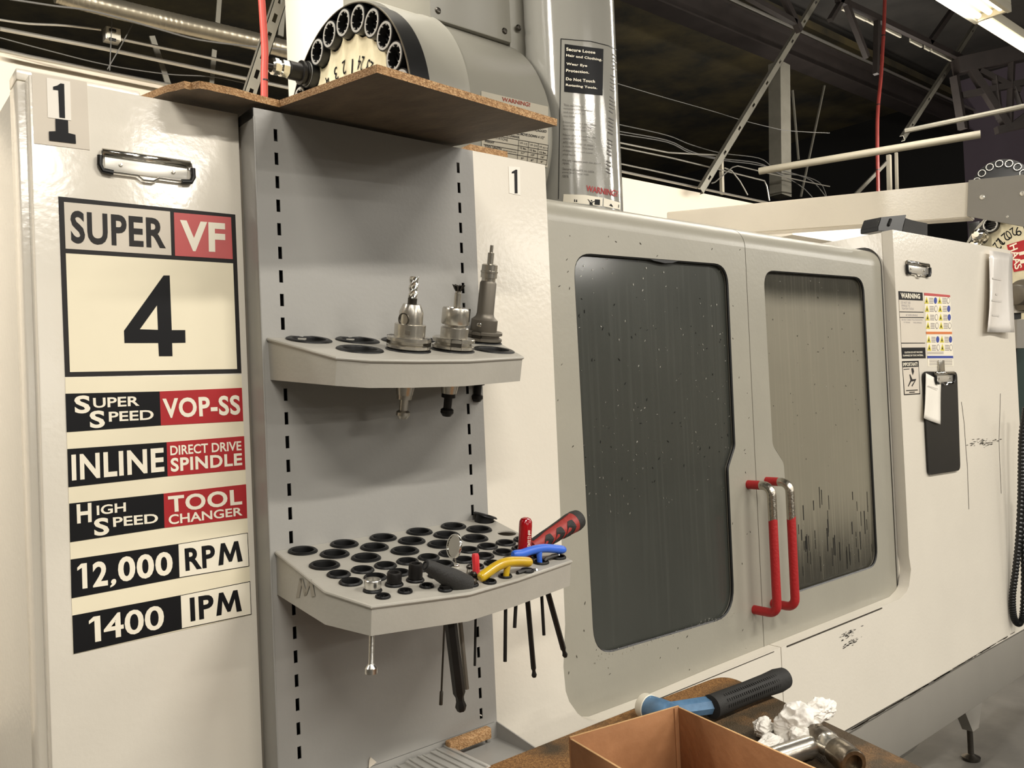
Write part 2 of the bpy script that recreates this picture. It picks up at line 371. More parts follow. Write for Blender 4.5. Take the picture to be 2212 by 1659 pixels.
def text(items, un, m, parent, name='lettering', bold=.02, fine=False):
    """items: (body, (TL,TR,BR,BL) quad[, bold]); un: quad coordinates -> point on the surface; one mesh per word or line, fine print in one"""
    if len(items) > 1 and not fine: return [text([it], un, m, parent, name, bold) for it in items]
    V = []; P = []
    for it in items:
        body, q = it[0], it[1]; bd = it[2] if len(it) > 2 else bold
        gv, gp = glyphs(body, bd); o = len(V)
        for s, t in gv:
            x = (q[0][0]*(1-s)+q[1][0]*s)*t+(q[3][0]*(1-s)+q[2][0]*s)*(1-t)
            y = (q[0][1]*(1-s)+q[1][1]*s)*t+(q[3][1]*(1-s)+q[2][1]*s)*(1-t)
            V.append(un(x, y))
        P += [tuple(i+o for i in p) for p in gp]
    me = bpy.data.meshes.new(name); me.from_pydata(V, [], P)
    o = finish(name, me, m, parent, None, 0)
    if fine: o['kind'] = 'stuff'
    return o
def decal(name, polys, un, m, parent, th=.0005, nrm=(0, -1, 0)):
    if len(polys) > 1 and name not in FINE: return [decal(name, [q], un, m, parent, th, nrm) for q in polys][0]
    bm = bmesh.new()
    for q in polys: thin(bm, [un(*p) for p in q], Vector(nrm)*th)
    o = obj(name, bm, m, parent, smooth=0)
    if name in FINE: o['kind'] = 'stuff'
    return o
FINE = ('warning_triangles', 'mandatory_circles', 'print_lines', 'prohibition_rings', 'prohibition_fields', 'triangle_marks', 'sticker_drawing', 'table_lines', 'pictograms')
def sc(k, ox, oy): return lambda pts: [(ox+x*k, oy+y*k) for x, y in pts]

# ================================================================== the room
def struct(name, bm, m, label=None, smooth=0):
    o = obj(name, bm, m, None, smooth=smooth); o['kind'] = 'structure'
    if label: o['label'] = label
    return o
struct('floor', BX(-9, 15, -21, 13, -.1, 0), M_floor, 'dark grey concrete shop floor')
zt = (aty(0, 118, 3.5).z + aty(1345, 380, 3.5).z)/2
struct('wall_back', BX(-9, 13.9, 3.5, 3.62, 0, zt), M_wall, 'cream partition wall behind the machine, stopping short of the roof')
struct('ceiling', BX(-9, 15, -21, 13, 6.2, 6.3), M_ceil, 'dark roof deck high above the machines')
struct('wall_left', BX(-9.1, -9, -21, 13, 0, 6.2), M_wall)
struct('wall_front', BX(-9, 15, -21.1, -21, 0, 4.2), M_wall)
struct('wall_right', BX(14.0, 14.1, -21, 0, 0, 2.75), M_wall, 'cream lower wall far to the right')
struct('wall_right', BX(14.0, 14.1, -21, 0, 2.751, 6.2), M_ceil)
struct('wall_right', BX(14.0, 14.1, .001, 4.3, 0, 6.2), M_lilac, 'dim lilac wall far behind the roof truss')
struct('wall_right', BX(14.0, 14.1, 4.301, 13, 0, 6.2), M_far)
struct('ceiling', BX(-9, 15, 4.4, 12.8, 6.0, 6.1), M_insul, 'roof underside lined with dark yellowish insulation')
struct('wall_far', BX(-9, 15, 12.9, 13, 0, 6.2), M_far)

# ================================================================== milling machine
YF, YD = .048, .080
mm = thing('milling_machine', (1.6, .5, 0), 'big white and grey machining centre with double doors and red worn handles', 'machine')
uf = lambda x, y: aty(x, y, YF-.0009)
# control cabinet with the sign door
zt1 = aty(61, 153, YF).z
pA = aty(34, 145, .075); Ya = atx(19, 163, pA.x).y; zr = atx(19, 200, pA.x).z
cab = obj('control_cabinet', BX(pA.x, .4655, .0755, max(Ya, .12), .30, 1.915, bevel=.003), M_white, mm)
obj('cabinet_cap', BX(pA.x, .342, .0755, max(Ya, .12), 1.9152, pA.z, bevel=.002), M_white, mm)
obj('cabinet_back', BX(pA.x+.001, .4655, max(Ya, .12), 1.3, .30, zr, bevel=.003), M_white, mm)
sign = obj('cabinet_door', BX(.206, .4645, YF, .075, .32, 1.9145, bevel=.002), M_white, mm)
# front sheet metal with the door opening cut out
open_l = [(1169, 400), (1177.5, 590), (1198.7, 1100), (1208, 1275), (1213, 1350), (1217, 1440), (1222, 1493), (1229.7, 1515.7), (1247.8, 1541), (1261, 1552), (1276, 1557), (1297, 1557.5), (1418.5, 1511), (1560, 1450), (1686, 1398.5)]
open_r = [(1690, 1397), (1914, 1306), (1944, 1293.5), (1958, 1279), (1964, 1265.6), (1968, 1230), (1968, 1200)]
def xz(px, Y=YF):
    p = aty(px[0], px[1], Y); return (p.x, p.z)
OL = [xz(p) for p in open_l]; OR = [xz(p) for p in open_r]
ztop = aty(1100, 341, YF).z
zl = sum(q[1] for q in OL[-3:])/3
OL = [(1.046, ztop)] + [(max(1.046, q[0]) if i < 5 else q[0], q[1]) for i, q in enumerate(OL)]
OL[-1] = (1.7345, OL[-1][1])
fp = obj('front_panel', PLT([(.4685, .61), (1.7345, .61)] + OL[::-1] + [(.832, ztop), (.832, 1.914), (.4685, 1.914)], [], YF, YD-.0005, XZ), M_white, mm)
XR = aty(1928, 498, YF).x
ztr = aty(1927, 496, YF).z; XE = aty(2183, 541, YF).x
OR[0] = (1.7375, OL[-1][1]); OR[-1] = (XR, OR[-1][1])
rp = obj('front_panel', PLT([(1.7375, .61), (XE, .61), (XE, ztr+.012), (XR, ztr)] + OR[::-1], [], YF, YD-.0005, XZ), M_white, mm)
obj('panel_backing', BX(1.72, 1.755, YD-.0004, YD+.002, .62, .87), M_dark, mm)
obj('enclosure_side', BX(.4685, 1.03, YD, 1.3, .62, 1.914), M_white, mm)
obj('enclosure_side', BX(XR+.0005, XE, YD, 1.25, .62, ztr-.002, bevel=.002), M_white, mm)
# interior behind the doors
bm = bmesh.new()
x0, x1, y0, y1, z0, z1 = 1.031, XR-.001, .125, 1.2, .64, 1.84
V = [bm.verts.new(p) for p in ((x0, y0, z0), (x1, y0, z0), (x1, y1, z0), (x0, y1, z0), (x0, y0, z1), (x1, y0, z1), (x1, y1, z1), (x0, y1, z1))]
for f in ((0, 1, 2, 3), (4, 5, 6, 7), (0, 3, 7, 4), (1, 2, 6, 5), (2, 3, 7, 6)): bm.faces.new([V[i] for i in f])
obj('enclosure_liner', bm, M_liner, mm, smooth=0)
obj('worktable', BX(1.25, 2.25, .35, .8, .98, 1.06, bevel=.006), M_steeld, mm)
obj('spindle_nose', LT([(.05, 1.42), (.05, 1.5), (.09, 1.5), (.09, 1.84)], Matrix.Translation((1.75, .62, 0))), M_gun, mm)
# doors
ZT = aty(1172, 430, YD+.045).z + .002
def door(name, outer, win, notes=None):
    # sheet with a window cut-out, top edge rolled back over a radius
    bm = bmesh.new(); r = .055; zb = ZT-r
    plate(bm, outer(zb), [win], YD, YD+.022, XZ)
    xa = min(q[0] for q in outer(zb) if abs(q[1]-zb) < 1e-6); xb = max(q[0] for q in outer(zb) if abs(q[1]-zb) < 1e-6)
    prof = [(YD+r-r*math.cos(a), zb+r*math.sin(a)) for a in [math.pi/2*i/10 for i in range(11)]] + [(YD+.16, ZT), (YD+.16, ZT-.02), (YD+r, ZT-.02), (YD+.022, zb)]
    A = [bm.verts.new((xa, y, z)) for y, z in prof]; B = [bm.verts.new((xb, y, z)) for y, z in prof]
    for i in range(len(prof)):
        j = (i+1) % len(prof); bm.faces.new((A[i], A[j], B[j], B[i]))
    bm.faces.new(A); bm.faces.new(B[::-1])
    return obj(name, bm, M_greyd, mm, smooth=40)
XS0, XS1 = 1.7145, 1.7168
W1 = [xz(p, YD) for p in ((1238, 545), (1572, 571), (1589, 965), (1574, 1012), (1588, 1330), (1284, 1420))]
W1r = round_poly(W1, [.05, .05, .03, .03, .07, .06])
W2 = [xz(p, YD) for p in ((1649, 583), (1866, 599), (1897, 1222), (1714, 1283), (1693, 1000), (1669, 962))]
W2r = round_poly(W2, [.045, .05, .05, .012, .03, .03])
D2 = [xz(p, YD) for p in ((1653.5, 1396), (1914, 1295.5), (1930, 1285), (1938, 1273.6), (1944, 1255), (1946, 1230), (1946, 1200))]
XD2 = XR-.017
d1 = door('sliding_door', lambda zb: [(1.035, .86), (XS0, .86), (XS0, zb), (1.035, zb)], W1r)
d2 = door('sliding_door', lambda zb: [(XS1, .862)] + [(min(q[0], XD2), q[1]) for q in D2[1:-1]] + [(XD2, zb), (XS1, zb)], W2r)
obj('door_seal', BX(1.70, 1.73, YD+.023, YD+.03, .86, ZT-.06), M_dark, mm)
gp = [Vector((min(q[0], XD2)+.006, YD+.008, q[1])) for q in D2[1:-1]] + [Vector((XD2+.007, YD+.008, 1.2)), Vector((XD2+.007, YD+.008, ZT-.055))]
gp += [Vector((XD2+.007, YD+.060-.052*math.cos(t), ZT-.055+.058*math.sin(t))) for t in [math.pi/2*i/8 for i in range(1, 9)]] + [Vector((XD2+.007, YD+.16, ZT+.003))]
obj('door_gasket', TB(gp, .0075, 8), M_gasket, mm)
def grow(P, d):
    cx = sum(p[0] for p in P)/len(P); cz = sum(p[1] for p in P)/len(P)
    return [(p[0]+math.copysign(d, p[0]-cx), p[1]+math.copysign(d, p[1]-cz)) for p in P]
for d, w, wr in ((d1, W1, W1r), (d2, W2, W2r)):
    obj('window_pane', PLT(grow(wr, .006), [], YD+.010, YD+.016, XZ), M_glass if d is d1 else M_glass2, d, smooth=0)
    bm = bmesh.new(); L = [Vector((u, YD+.004, v)) for u, v in wr]; tube(bm, L+[L[0]], .0035, 6, cap=False)
    obj('window_gasket', bm, M_black, d)
# handles
def handle(px_top, px_bot, d):
    a = aty(*px_top, YD); b = aty(*px_bot, YD); a.x = b.x = (a.x+b.x)/2; o = .062; r = .022
    P = [a, a+Vector((0, -o+r, 0))]
    P += [a+Vector((0, -o+r-r*math.sin(t), -r+r*math.cos(t))) for t in [math.pi/2*i/6 for i in range(1, 7)]]
    P += [b+Vector((0, -o+r-r*math.cos(t), r-r*math.sin(t))) for t in [math.pi/2*i/6 for i in range(0, 7)]] + [b]
    obj('door_handle', TB(P, .0105, 16), M_handle, d)
handle((1614, 1047), (1631, 1316), d1)
handle((1652, 1040), (1672, 1302), d2)
# metal chips stuck on the doors and windows
def inpoly(p, P):
    c = False
    for i in range(len(P)):
        a, b = P[i], P[i-1]
        if (a[1] > p[1]) != (b[1] > p[1]) and p[0] < (b[0]-a[0])*(p[1]-a[1])/(b[1]-a[1])+a[0]: c = not c
    return c
def chips(name, n, area, Y, m, d, smin, smax, inside=None, outside=None):
    bm = bmesh.new(); k = 0
    while k < n:
        u = random.uniform(area[0], area[1]); v = random.uniform(area[2], area[3])
        if inside and not inpoly((u, v), inside): continue
        if outside and inpoly((u, v), outside): continue
        k += 1; s = random.uniform(smin, smax); a = random.gauss(1.3, .7); w = s*random.uniform(.12, .35)
        dx, dz = math.cos(a)*s, math.sin(a)*s; ex, ez = -math.sin(a)*w, math.cos(a)*w; b = random.uniform(-.4, .4)*s
        thin(bm, [Vector((u-dx, Y, v-dz)), Vector((u+ex+b*.3, Y, v+ez)), Vector((u+dx, Y, v+dz)), Vector((u-ex, Y, v-ez))], Vector((0, -.0008, 0)))
    o = obj(name, bm, m, d, smooth=0); o['kind'] = 'stuff'
xs = lambda P: (min(p[0] for p in P), max(p[0] for p in P), min(p[1] for p in P), max(p[1] for p in P))
a1, a2 = xs(W1r), xs(W2r)
chips('metal_chips', 150, (a1[0], a1[1], 1.25, a1[3]), YD+.0095, M_chip, d1, .0006, .0028, inside=W1r)
chips('metal_chips', 60, (a1[0], a1[1], 1.3, 1.72), YD+.0095, M_dark, d1, .001, .004, inside=W1r)
chips('metal_chips', 90, (a1[0], a1[1]-.03, a1[2]-.002, a1[2]+.012), YD-.0002, M_chip, d1, .0006, .002)
chips('metal_chips', 46, (1.06, 1.7, .885, ZT-.06), YD-.0001, M_dirt, d1, .001, .0035, outside=W1r)
chips('metal_chips', 70, (a2[0], a2[1], a2[2], a2[3]), YD+.0095, M_chip, d2, .0006, .0022, inside=W2r)
chips('metal_chips', 30, (a2[0], a2[1], 1.3, 1.75), YD+.0095, M_dark, d2, .001, .003, inside=W2r)
bm = bmesh.new()
for i in range(60):
    u = random.uniform(a2[0]+.05, a2[1]-.01); v = a2[2]+.03+random.random()**1.6*.22; L = random.uniform(.02, .07)
    if not (inpoly((u, v), W2r) and inpoly((u, v-L), W2r)): continue
    w = random.uniform(.0008, .0022); p = Vector((u, YD+.0098, v))
    thin(bm, [p+Vector((-w, 0, 0)), p+Vector((-w*.8, 0, -L)), p+Vector((w*.8, 0, -L)), p+Vector((w, 0, 0))], Vector((0, -.0004, 0)))
o = obj('coolant_drips', bm, M_black, d2, smooth=0); o['kind'] = 'stuff'
# torn gasket rag at the top of the left window, indicator light
g = [aty(*p, YD+.003) for p in ((1395, 556), (1410, 563), (1436, 569), (1452, 568), (1470, 562), (1482, 561), (1440, 558))]
bm = bmesh.new(); thin(bm, g, Vector((0, -.002, 0))); obj('torn_gasket', bm, M_black, d1, smooth=0)
p = aty(1527, 585, .2); obj('indicator_lamp', LT([(0, -.012), (.008, -.009), (.011, 0), (.008, .009), (0, .012)], Matrix.Translation(p), 12), M_led, mm)
# base, foot
zb = (aty(1935, 1632, .07).z + aty(2201, 1463, .07).z)/2
obj('machine_base', BX(.5, XE-.01, .062, 1.3, zb, .608, bevel=.003), M_base, mm)
obj('base_undercut', PLT([(.07+.10, zb+.001), (1.28, zb+.001), (1.1, .10), (.42, .10)], [], .6, XE-.15, lambda u, v, w: Vector((w, u, v))), M_base, mm, smooth=0)
ft = atz(2098, 1641, 0)
obj('leveling_foot', LT([(0, .002), (.032, .002), (.034, .012), (.014, .022), (.011, .024), (.011, .14), (0, .14)], Matrix.Translation(ft), 20), M_steeld, mm)
obj('foot_bracket', PLT([(-.10, .24), (.10, .24), (.035, .12), (-.02, .12)], [], ft.y-.02, ft.y+.02, lambda u, v, w: Vector((ft.x+u, w, v))), M_base, mm, smooth=0)
obj('lip_seam', TB([aty(1700, 1396.5, YF-.001), aty(1905, 1313.5, YF-.001)], .0016, 6), M_dirt, mm)
obj('lip_seam', TB([aty(1300, 1560, YF-.0006), aty(1672, 1407.5, YF-.0006)], .0008, 6), M_dirt, mm)
bm = bmesh.new()
for i in range(60):
    t = random.random(); p = aty(1830+365*t, 1580-218*t, YF-.0015); L = random.uniform(.01, .04); w = random.uniform(.002, .005)
    thin(bm, [p+Vector((-L, 0, -.001)), p+Vector((L, 0, -.001)), p+Vector((L*.6, 0, -w)), p+Vector((-L*.6, 0, -w))], Vector((0, -.001, 0)))
o = obj('grime_line', bm, M_dirt, mm, smooth=0); o['kind'] = 'stuff'
# stains: black smudge, drip marks, tape residue
def blot(q, n, smin, smax, ang):
    bm = bmesh.new()
    for i in range(n):
        s, t = random.gauss(.5, .26), random.gauss(.5, .5)
        x = (q[0][0]*(1-s)+q[1][0]*s)*(1-t)+(q[3][0]*(1-s)+q[2][0]*s)*t; y = (q[0][1]*(1-s)+q[1][1]*s)*(1-t)+(q[3][1]*(1-s)+q[2][1]*s)*t
        L = random.uniform(smin, smax); w = L*random.uniform(.12, .3); c, sn = math.cos(ang), math.sin(ang)
        thin(bm, [uf(x-L*c, y-L*sn), uf(x+w*sn, y-w*c), uf(x+L*c, y+L*sn), uf(x-w*sn, y+w*c)], Vector((0, -.0003, 0)))
    return bm
obj('scuff_mark', blot([(1815, 1372), (1852, 1358), (1850, 1366), (1815, 1380)], 45, .8, 3.5, -.4), M_ink, mm, smooth=0)
obj('scuff_mark', blot([(1822, 1392), (1856, 1376), (1856, 1384), (1822, 1398)], 45, .8, 3.5, -.42), M_ink, mm, smooth=0)
obj('tape_residue', blot([(2090, 957), (2158, 948), (2158, 956), (2090, 966)], 60, 1, 4, -.1), M_dirt, mm, smooth=0)
for P in ([(2077, 868), (2083, 915), (2086, 960), (2090, 1010), (2093, 1100)], [(2161, 850), (2160, 900), (2158, 950), (2160, 1000), (2163, 1066)]): obj('drip_mark', TB([uf(*p) for p in P], .0006, 5), M_dirt, mm)

# ---- signs on the cabinet door
k = sc(.26528, 100, 400); k2 = sc(.37383, 0, 800)
us = lambda d: (lambda x, y: aty(x, y, YF-d))
back = decal('sign_plate', [k([(97, 92), (1538, 240), (1588, 1530), (152, 1560)])], us(.0002), M_inkg, mm)
decal('sign_cell', [k([(143, 137), (1007, 215), (1018, 572), (157, 517)])], us(.0008), M_sheet, back)
decal('sign_cell', [k([(158, 555), (1520, 637), (1553, 1497), (192, 1522)])], us(.0008), M_cream, back)
decal('sign_cell', [k([(1038, 222), (1503, 262), (1518, 603), (1048, 575)])], us(.0008), M_redp, back)
text([('SUPER', k([(195, 203), (968, 272), (974, 517), (203, 472)]), .028)], us(.0017), M_inkg, back)
text([('VF', k([(1088, 283), (1455, 311), (1459, 549), (1094, 533)]), .035)], us(.0017), M_letter, back)
bm = bmesh.new()
plate(bm, [(x, -y) for x, y in k([(955, 735), (1005, 735), (1022, 1180), (1132, 1180), (1134, 1283), (1025, 1285), (1028, 1392), (918, 1393), (912, 1285), (637, 1285), (633, 1185)])], [[(x, -y) for x, y in k([(902, 978), (910, 1178), (762, 1173)])]], .0014, .0017, lambda u, v, w: aty(u, -v, YF-w))
obj('numeral', bm, M_ink, back, smooth=0)
strip = decal('sign_strip', [k2([(376, 42), (1395, 26), (1452, 1412), (423, 1640)])], us(.0002), M_cream, mm)
decal('sign_cell', [k2([(378, 135), (922, 122), (929, 318), (385, 357)]), k2([(389, 455), (962, 415), (968, 612), (395, 675)]), k2([(400, 770), (945, 712), (950, 910), (405, 993)]),
      k2([(408, 1093), (1027, 1003), (1033, 1200), (413, 1317)]), k2([(418, 1417), (1040, 1300), (1047, 1495), (425, 1638)])], us(.0008), M_ink, strip)
decal('sign_cell', [k2([(922, 122), (1397, 101), (1405, 293), (929, 318)]), k2([(962, 415), (1410, 380), (1417, 573), (968, 612)]), k2([(945, 712), (1421, 658), (1428, 853), (950, 910)])], us(.0008), M_red, strip)
decal('sign_cell', [k2([(1027, 1003), (1431, 938), (1440, 1132), (1033, 1200)]), k2([(1040, 1300), (1445, 1218), (1453, 1410), (1047, 1495)])], us(.0008), M_ink, strip)
decal('sign_cell', [k2([(1031, 1006), (1428, 942), (1436, 1129), (1037, 1195)]), k2([(1044, 1303), (1442, 1223), (1449, 1407), (1051, 1490)])], us(.0014), M_letter, strip)
text([('S', k2([(428, 147), (520, 143), (523, 247), (433, 251)]), .03), ('UPER', k2([(537, 160), (805, 149), (806, 205), (540, 218)])), ('S', k2([(517, 235), (605, 230), (607, 331), (520, 336)]), .03), ('PEED', k2([(628, 240), (887, 228), (888, 284), (630, 297)])),
      ('VOP-SS', k2([(938, 163), (1385, 142), (1390, 256), (945, 278)]), .03), ('INLINE', k2([(412, 488), (946, 447), (950, 584), (416, 637)]), .03), ('DIRECT DRIVE', k2([(983, 436), (1394, 408), (1396, 462), (985, 492)])), ('SPINDLE', k2([(985, 507), (1398, 477), (1400, 548), (988, 588)]), .03),
      ('H', k2([(442, 775), (528, 765), (530, 876), (446, 886)]), .03), ('IGH', k2([(558, 782), (727, 762), (728, 816), (560, 838)])), ('S', k2([(542, 857), (628, 848), (632, 949), (545, 960)]), .03), ('PEED', k2([(652, 850), (912, 827), (914, 881), (655, 905)])),
      ('TOOL', k2([(970, 727), (1395, 685), (1400, 775), (975, 823)]), .03), ('CHANGER', k2([(973, 835), (1400, 790), (1402, 838), (976, 893)])),
      ('2', k2([(533, 1109), (620, 1098), (624, 1242), (538, 1255)]), .03), (',', k2([(645, 1207), (674, 1203), (668, 1250), (634, 1256)]), .03), ('000', k2([(680, 1080), (995, 1044), (1000, 1180), (684, 1226)]), .03), ('400', k2([(596, 1414), (945, 1353), (950, 1491), (602, 1560)]), .017)], us(.0018), M_letter, strip, bold=.02)
text([('RP', k2([(1066, 1030), (1240, 1006), (1246, 1134), (1073, 1160)]), .03), ('IP', k2([(1096, 1315), (1232, 1292), (1238, 1423), (1102, 1452)]), .03)], us(.0022), M_ink, strip)
for q in (k2([(445, 1120), (501, 1113), (505, 1258), (450, 1266)]), k2([(512, 1428), (578, 1417), (584, 1563), (518, 1576)])):    # a flagged 1
    P = [(.0, .74), (.0, .86), (.42, 1), (1, 1), (1, 0), (.48, 0), (.48, .84)]
    decal('lettering', [[((q[0][0]*(1-a)+q[1][0]*a)*b+(q[3][0]*(1-a)+q[2][0]*a)*(1-b), (q[0][1]*(1-a)+q[1][1]*a)*b+(q[3][1]*(1-a)+q[2][1]*a)*(1-b)) for a, b in P]], us(.0014), M_letter, strip)
for q in (k2([(1258, 1003), (1393, 983), (1402, 1102), (1262, 1128)]), k2([(1246, 1290), (1390, 1265), (1397, 1390), (1250, 1419)])):    # a splayed M
    P = [(.0, 0), (.13, 1), (.30, 1), (.5, .42), (.70, 1), (.87, 1), (1, 0), (.80, 0), (.745, .62), (.56, .08), (.44, .08), (.255, .62), (.20, 0)]
    g = [((q[0][0]*(1-a)+q[1][0]*a)*b+(q[3][0]*(1-a)+q[2][0]*a)*(1-b), (q[0][1]*(1-a)+q[1][1]*a)*b+(q[3][1]*(1-a)+q[2][1]*a)*(1-b)) for a, b in P]
    decal('lettering', [g], us(.0018), M_ink, strip)
k1 = sc(.25316, 0, 100)
sh = decal('paper_sheet', [k1([(270, 222), (740, 306), (765, 885), (290, 828)])], us(.0002), M_sheet, mm)
decal('number_label', [k1([(397, 268), (597, 302), (607, 635), (408, 608)])], us(.0008), M_paper, sh)
decal('numeral', [k1([(515, 317), (547, 322), (555, 613), (507, 607), (497, 375), (453, 370), (453, 345), (490, 335)]), k1([(472, 620), (580, 632), (583, 740), (643, 755), (648, 830), (420, 803), (417, 727), (475, 725)])], us(.0014), M_ink, sh)
k3 = sc(.19293, 1000, 160)
nl = decal('number_label', [k3([(508, 1033), (635, 1045), (642, 1358), (517, 1335)])], us(.0002), M_paper, mm)
decal('numeral', [k3([(590, 1070), (607, 1072), (610, 1335), (580, 1335), (575, 1110), (547, 1112), (547, 1095)])], us(.0008), M_ink, nl)

# ---- spring clip (local: u right, v up, n out of the panel)
def clip(parent, name, p, w, m=None):
    M = axisM(p, (0, -1, 0), (1, 0, 0)); h = w*.245
    base = obj(name, BX(-w*.47, w*.47, -h*.80, h*.1, 0, .002, bevel=.0008), M_plate, parent, M)
    prof = [(.0, .0), (.045, .0), (.07, .02), (.072, .048), (.05, .062), (.015, .058), (-.005, .045), (-.012, .02)]
    bm = bmesh.new(); A = [bm.verts.new((-w*.5, v*w-.02*w, n*w)) for v, n in prof]; B = [bm.verts.new((w*.5, v*w-.02*w, n*w)) for v, n in prof]
    for i in range(len(prof)-1): bm.faces.new((A[i], A[i+1], B[i+1], B[i]))
    o = obj('clip_spring', bm, M_chrome, base, M); o.modifiers.new('solid', 'SOLIDIFY').thickness = .0012
    P = [(-w*.5, .02*w, .05*w), (-w*.53, -h*.45, .045*w), (-w*.5, -h*.82, .04*w), (-w*.42, -h*.87, .04*w), (-w*.12, -h*.87, .04*w), (-w*.06, -h*1.06, .04*w), (w*.06, -h*1.06, .04*w), (w*.12, -h*.87, .04*w), (w*.42, -h*.87, .04*w), (w*.5, -h*.82, .04*w), (w*.53, -h*.45, .045*w), (w*.5, .02*w, .05*w)]
    obj('clip_wire', TB(P, w*.014, 8), M_chrome, base, M)
    for s in (-1, 1): obj('rubber_sleeve', TB([(s*x, y, z) for x, y, z in ((w*.525, -h*.15, .046*w), (w*.53, -h*.58, .044*w), (w*.5, -h*.83, .04*w), (w*.39, -h*.88, .04*w))], w*.032, 10), M_black, base, M)
    for s in (-.3, .3): obj('rivet', LT([(0, .0045), (w*.02, .004), (w*.024, .0015)], Matrix.Translation((s*w, -h*.45, 0)), 14), M_steel, base, M)
    return base
a, b = aty(218, 312, YF), aty(408, 339, YF)
clip(mm, 'spring_clip', (a+b)/2-Vector((0, 0, .012)), (b-a).x)
a, b = aty(1955, 560, YF), aty(2002, 566, YF)
clip(mm, 'spring_clip', (a+b)/2-Vector((0, 0, .012)), (b-a).x)

# ---- warning stickers on the right cabinet
k8 = sc(.16872, 1920, 600)
ws = decal('warning_sticker', [k8([(120, 170), (430, 190), (472, 1030), (168, 1035)])], us(.0002), M_ink, mm)
decal('sticker_field', [k8(q) for q in ([(128, 282), (436, 295), (440, 436), (136, 432)], [(137, 443), (442, 447), (445, 505), (141, 503)], [(142, 514), (446, 517), (462, 832), (158, 832)], [(160, 844), (464, 842), (466, 893), (164, 895)])], us(.0008), M_sheet, ws)
text([('WARNING', k8([(150, 190), (398, 207), (402, 270), (158, 262)]), .04), ('CAUTION DO NOT MACHINE', k8([(200, 945), (430, 940), (432, 962), (202, 968)])), ('FLAMMABLE OR TOXIC MATERIAL', k8([(180, 985), (440, 980), (442, 1003), (182, 1008)]))], us(.0018), M_letter, ws)
text([('DO NOT USE', k8([(155, 300), (275, 306), (277, 336), (157, 332)])), ('SPINDLE TO', k8([(160, 340), (270, 346), (272, 374), (162, 370)])), ('TIGHTEN TOOLS', k8([(163, 380), (318, 385), (320, 412), (165, 409)])), ('40 TAPER SPINDLE', k8([(215, 466), (368, 470), (370, 494), (217, 490)])),
      ('USE ONLY CORRECT PULLSTUDS SHOWN', k8([(162, 528), (430, 532), (431, 550), (163, 548)])), ('CT TOOLING', k8([(190, 562), (272, 564), (273, 582), (191, 580)])), ('THRU-SPINDLE', k8([(310, 566), (420, 568), (421, 586), (311, 584)]))], us(.0014), M_textg, ws, fine=True)
cs = decal('safety_sticker', [k8([(452, 192), (782, 222), (828, 1130), (500, 1137)])], us(.0002), M_letter, mm)
decal('sticker_band', [k8([(452, 192), (782, 222), (783, 250), (454, 226)])], us(.0008), M_redp, cs)
decal('sticker_band', [k8([(477, 690), (806, 692), (808, 722), (479, 722)])], us(.0008), M_orange, cs)
decal('sticker_band', [k8([(493, 1000), (821, 1000), (823, 1030), (495, 1031)])], us(.0008), M_bluep, cs)
tri, blu, ring_, lin = [], [], [], []
for i, (yy, b1, b2) in enumerate(((290, 1, 0), (395, 0, 1), (505, 0, 1), (612, 0, 0), (788, 1, 1), (892, 0, 0))):
    sx = 482+(yy-290)*.058
    for j, dx in enumerate((0, 168)):
        x = sx+dx; tri.append(k8([(x-25, yy+40), (x, yy-45), (x+27, yy+42)])); c = x+114 if j == 0 else x+110
        q = k8([(c+20*math.cos(t), yy+2+42*math.sin(t)) for t in [math.pi*2*n/14 for n in range(14)]])
        (blu if (b1, b2)[j] else ring_).append(q)
        for n in range(4): lin.append(k8([(x+35, yy-32+n*20), (x+85, yy-30+n*20), (x+86, yy-21+n*20), (x+36, yy-23+n*20)]))
for n in range(4): lin.append(k8([(520, 1050+n*20), (812, 1048+n*20), (812, 1055+n*20), (520, 1057+n*20)]))
for n in range(2): lin.append(k8([(495, 950+n*18), (700, 948+n*18), (700, 955+n*18), (495, 957+n*18)]))
decal('warning_triangles', tri, us(.0008), M_yel, cs); decal('mandatory_circles', blu, us(.0008), M_bluep, cs); decal('print_lines', lin, us(.0008), M_textg, cs)
decal('prohibition_rings', ring_, us(.0008), M_textg, cs)
decal('prohibition_fields', [[(sum(p[0] for p in q)/14+(x-sum(p[0] for p in q)/14)*.72, sum(p[1] for p in q)/14+(y-sum(p[1] for p in q)/14)*.78) for x, y in q] for q in ring_], us(.0013), M_letter, cs)
decal('triangle_marks', [[(sum(p[0] for p in q)/3+(x-sum(p[0] for p in q)/3)*.35, sum(p[1] for p in q)/3+(y-sum(p[1] for p in q)/3)*.45) for x, y in q] for q in tri], us(.0013), M_inkg, cs)
im = decal('important_sticker', [k8([(168, 1068), (380, 1062), (400, 1490), (195, 1503)])], us(.0002), M_ink, mm)
decal('sticker_field', [k8([(178, 1148), (378, 1140), (391, 1478), (203, 1490)])], us(.0008), M_sheet, im)
text([('IMPORTANT!', k8([(180, 1085), (368, 1080), (371, 1128), (183, 1135)]), .03)], us(.0014), M_letter, im)
decal('sticker_drawing', [k8(q) for q in ([(285, 1160), (310, 1155), (322, 1200), (305, 1248), (292, 1205)], [(262, 1240), (272, 1236), (300, 1300), (350, 1295), (340, 1320), (285, 1330), (250, 1395), (243, 1388), (275, 1310)], [(290, 1380), (330, 1320), (338, 1324), (298, 1395)], [(220, 1440), (368, 1430), (369, 1442), (221, 1452)], [(260, 1462), (330, 1458), (331, 1470), (261, 1474)], [(188, 1168), (262, 1163), (263, 1172), (189, 1178)])], us(.0012), M_inkg, im)

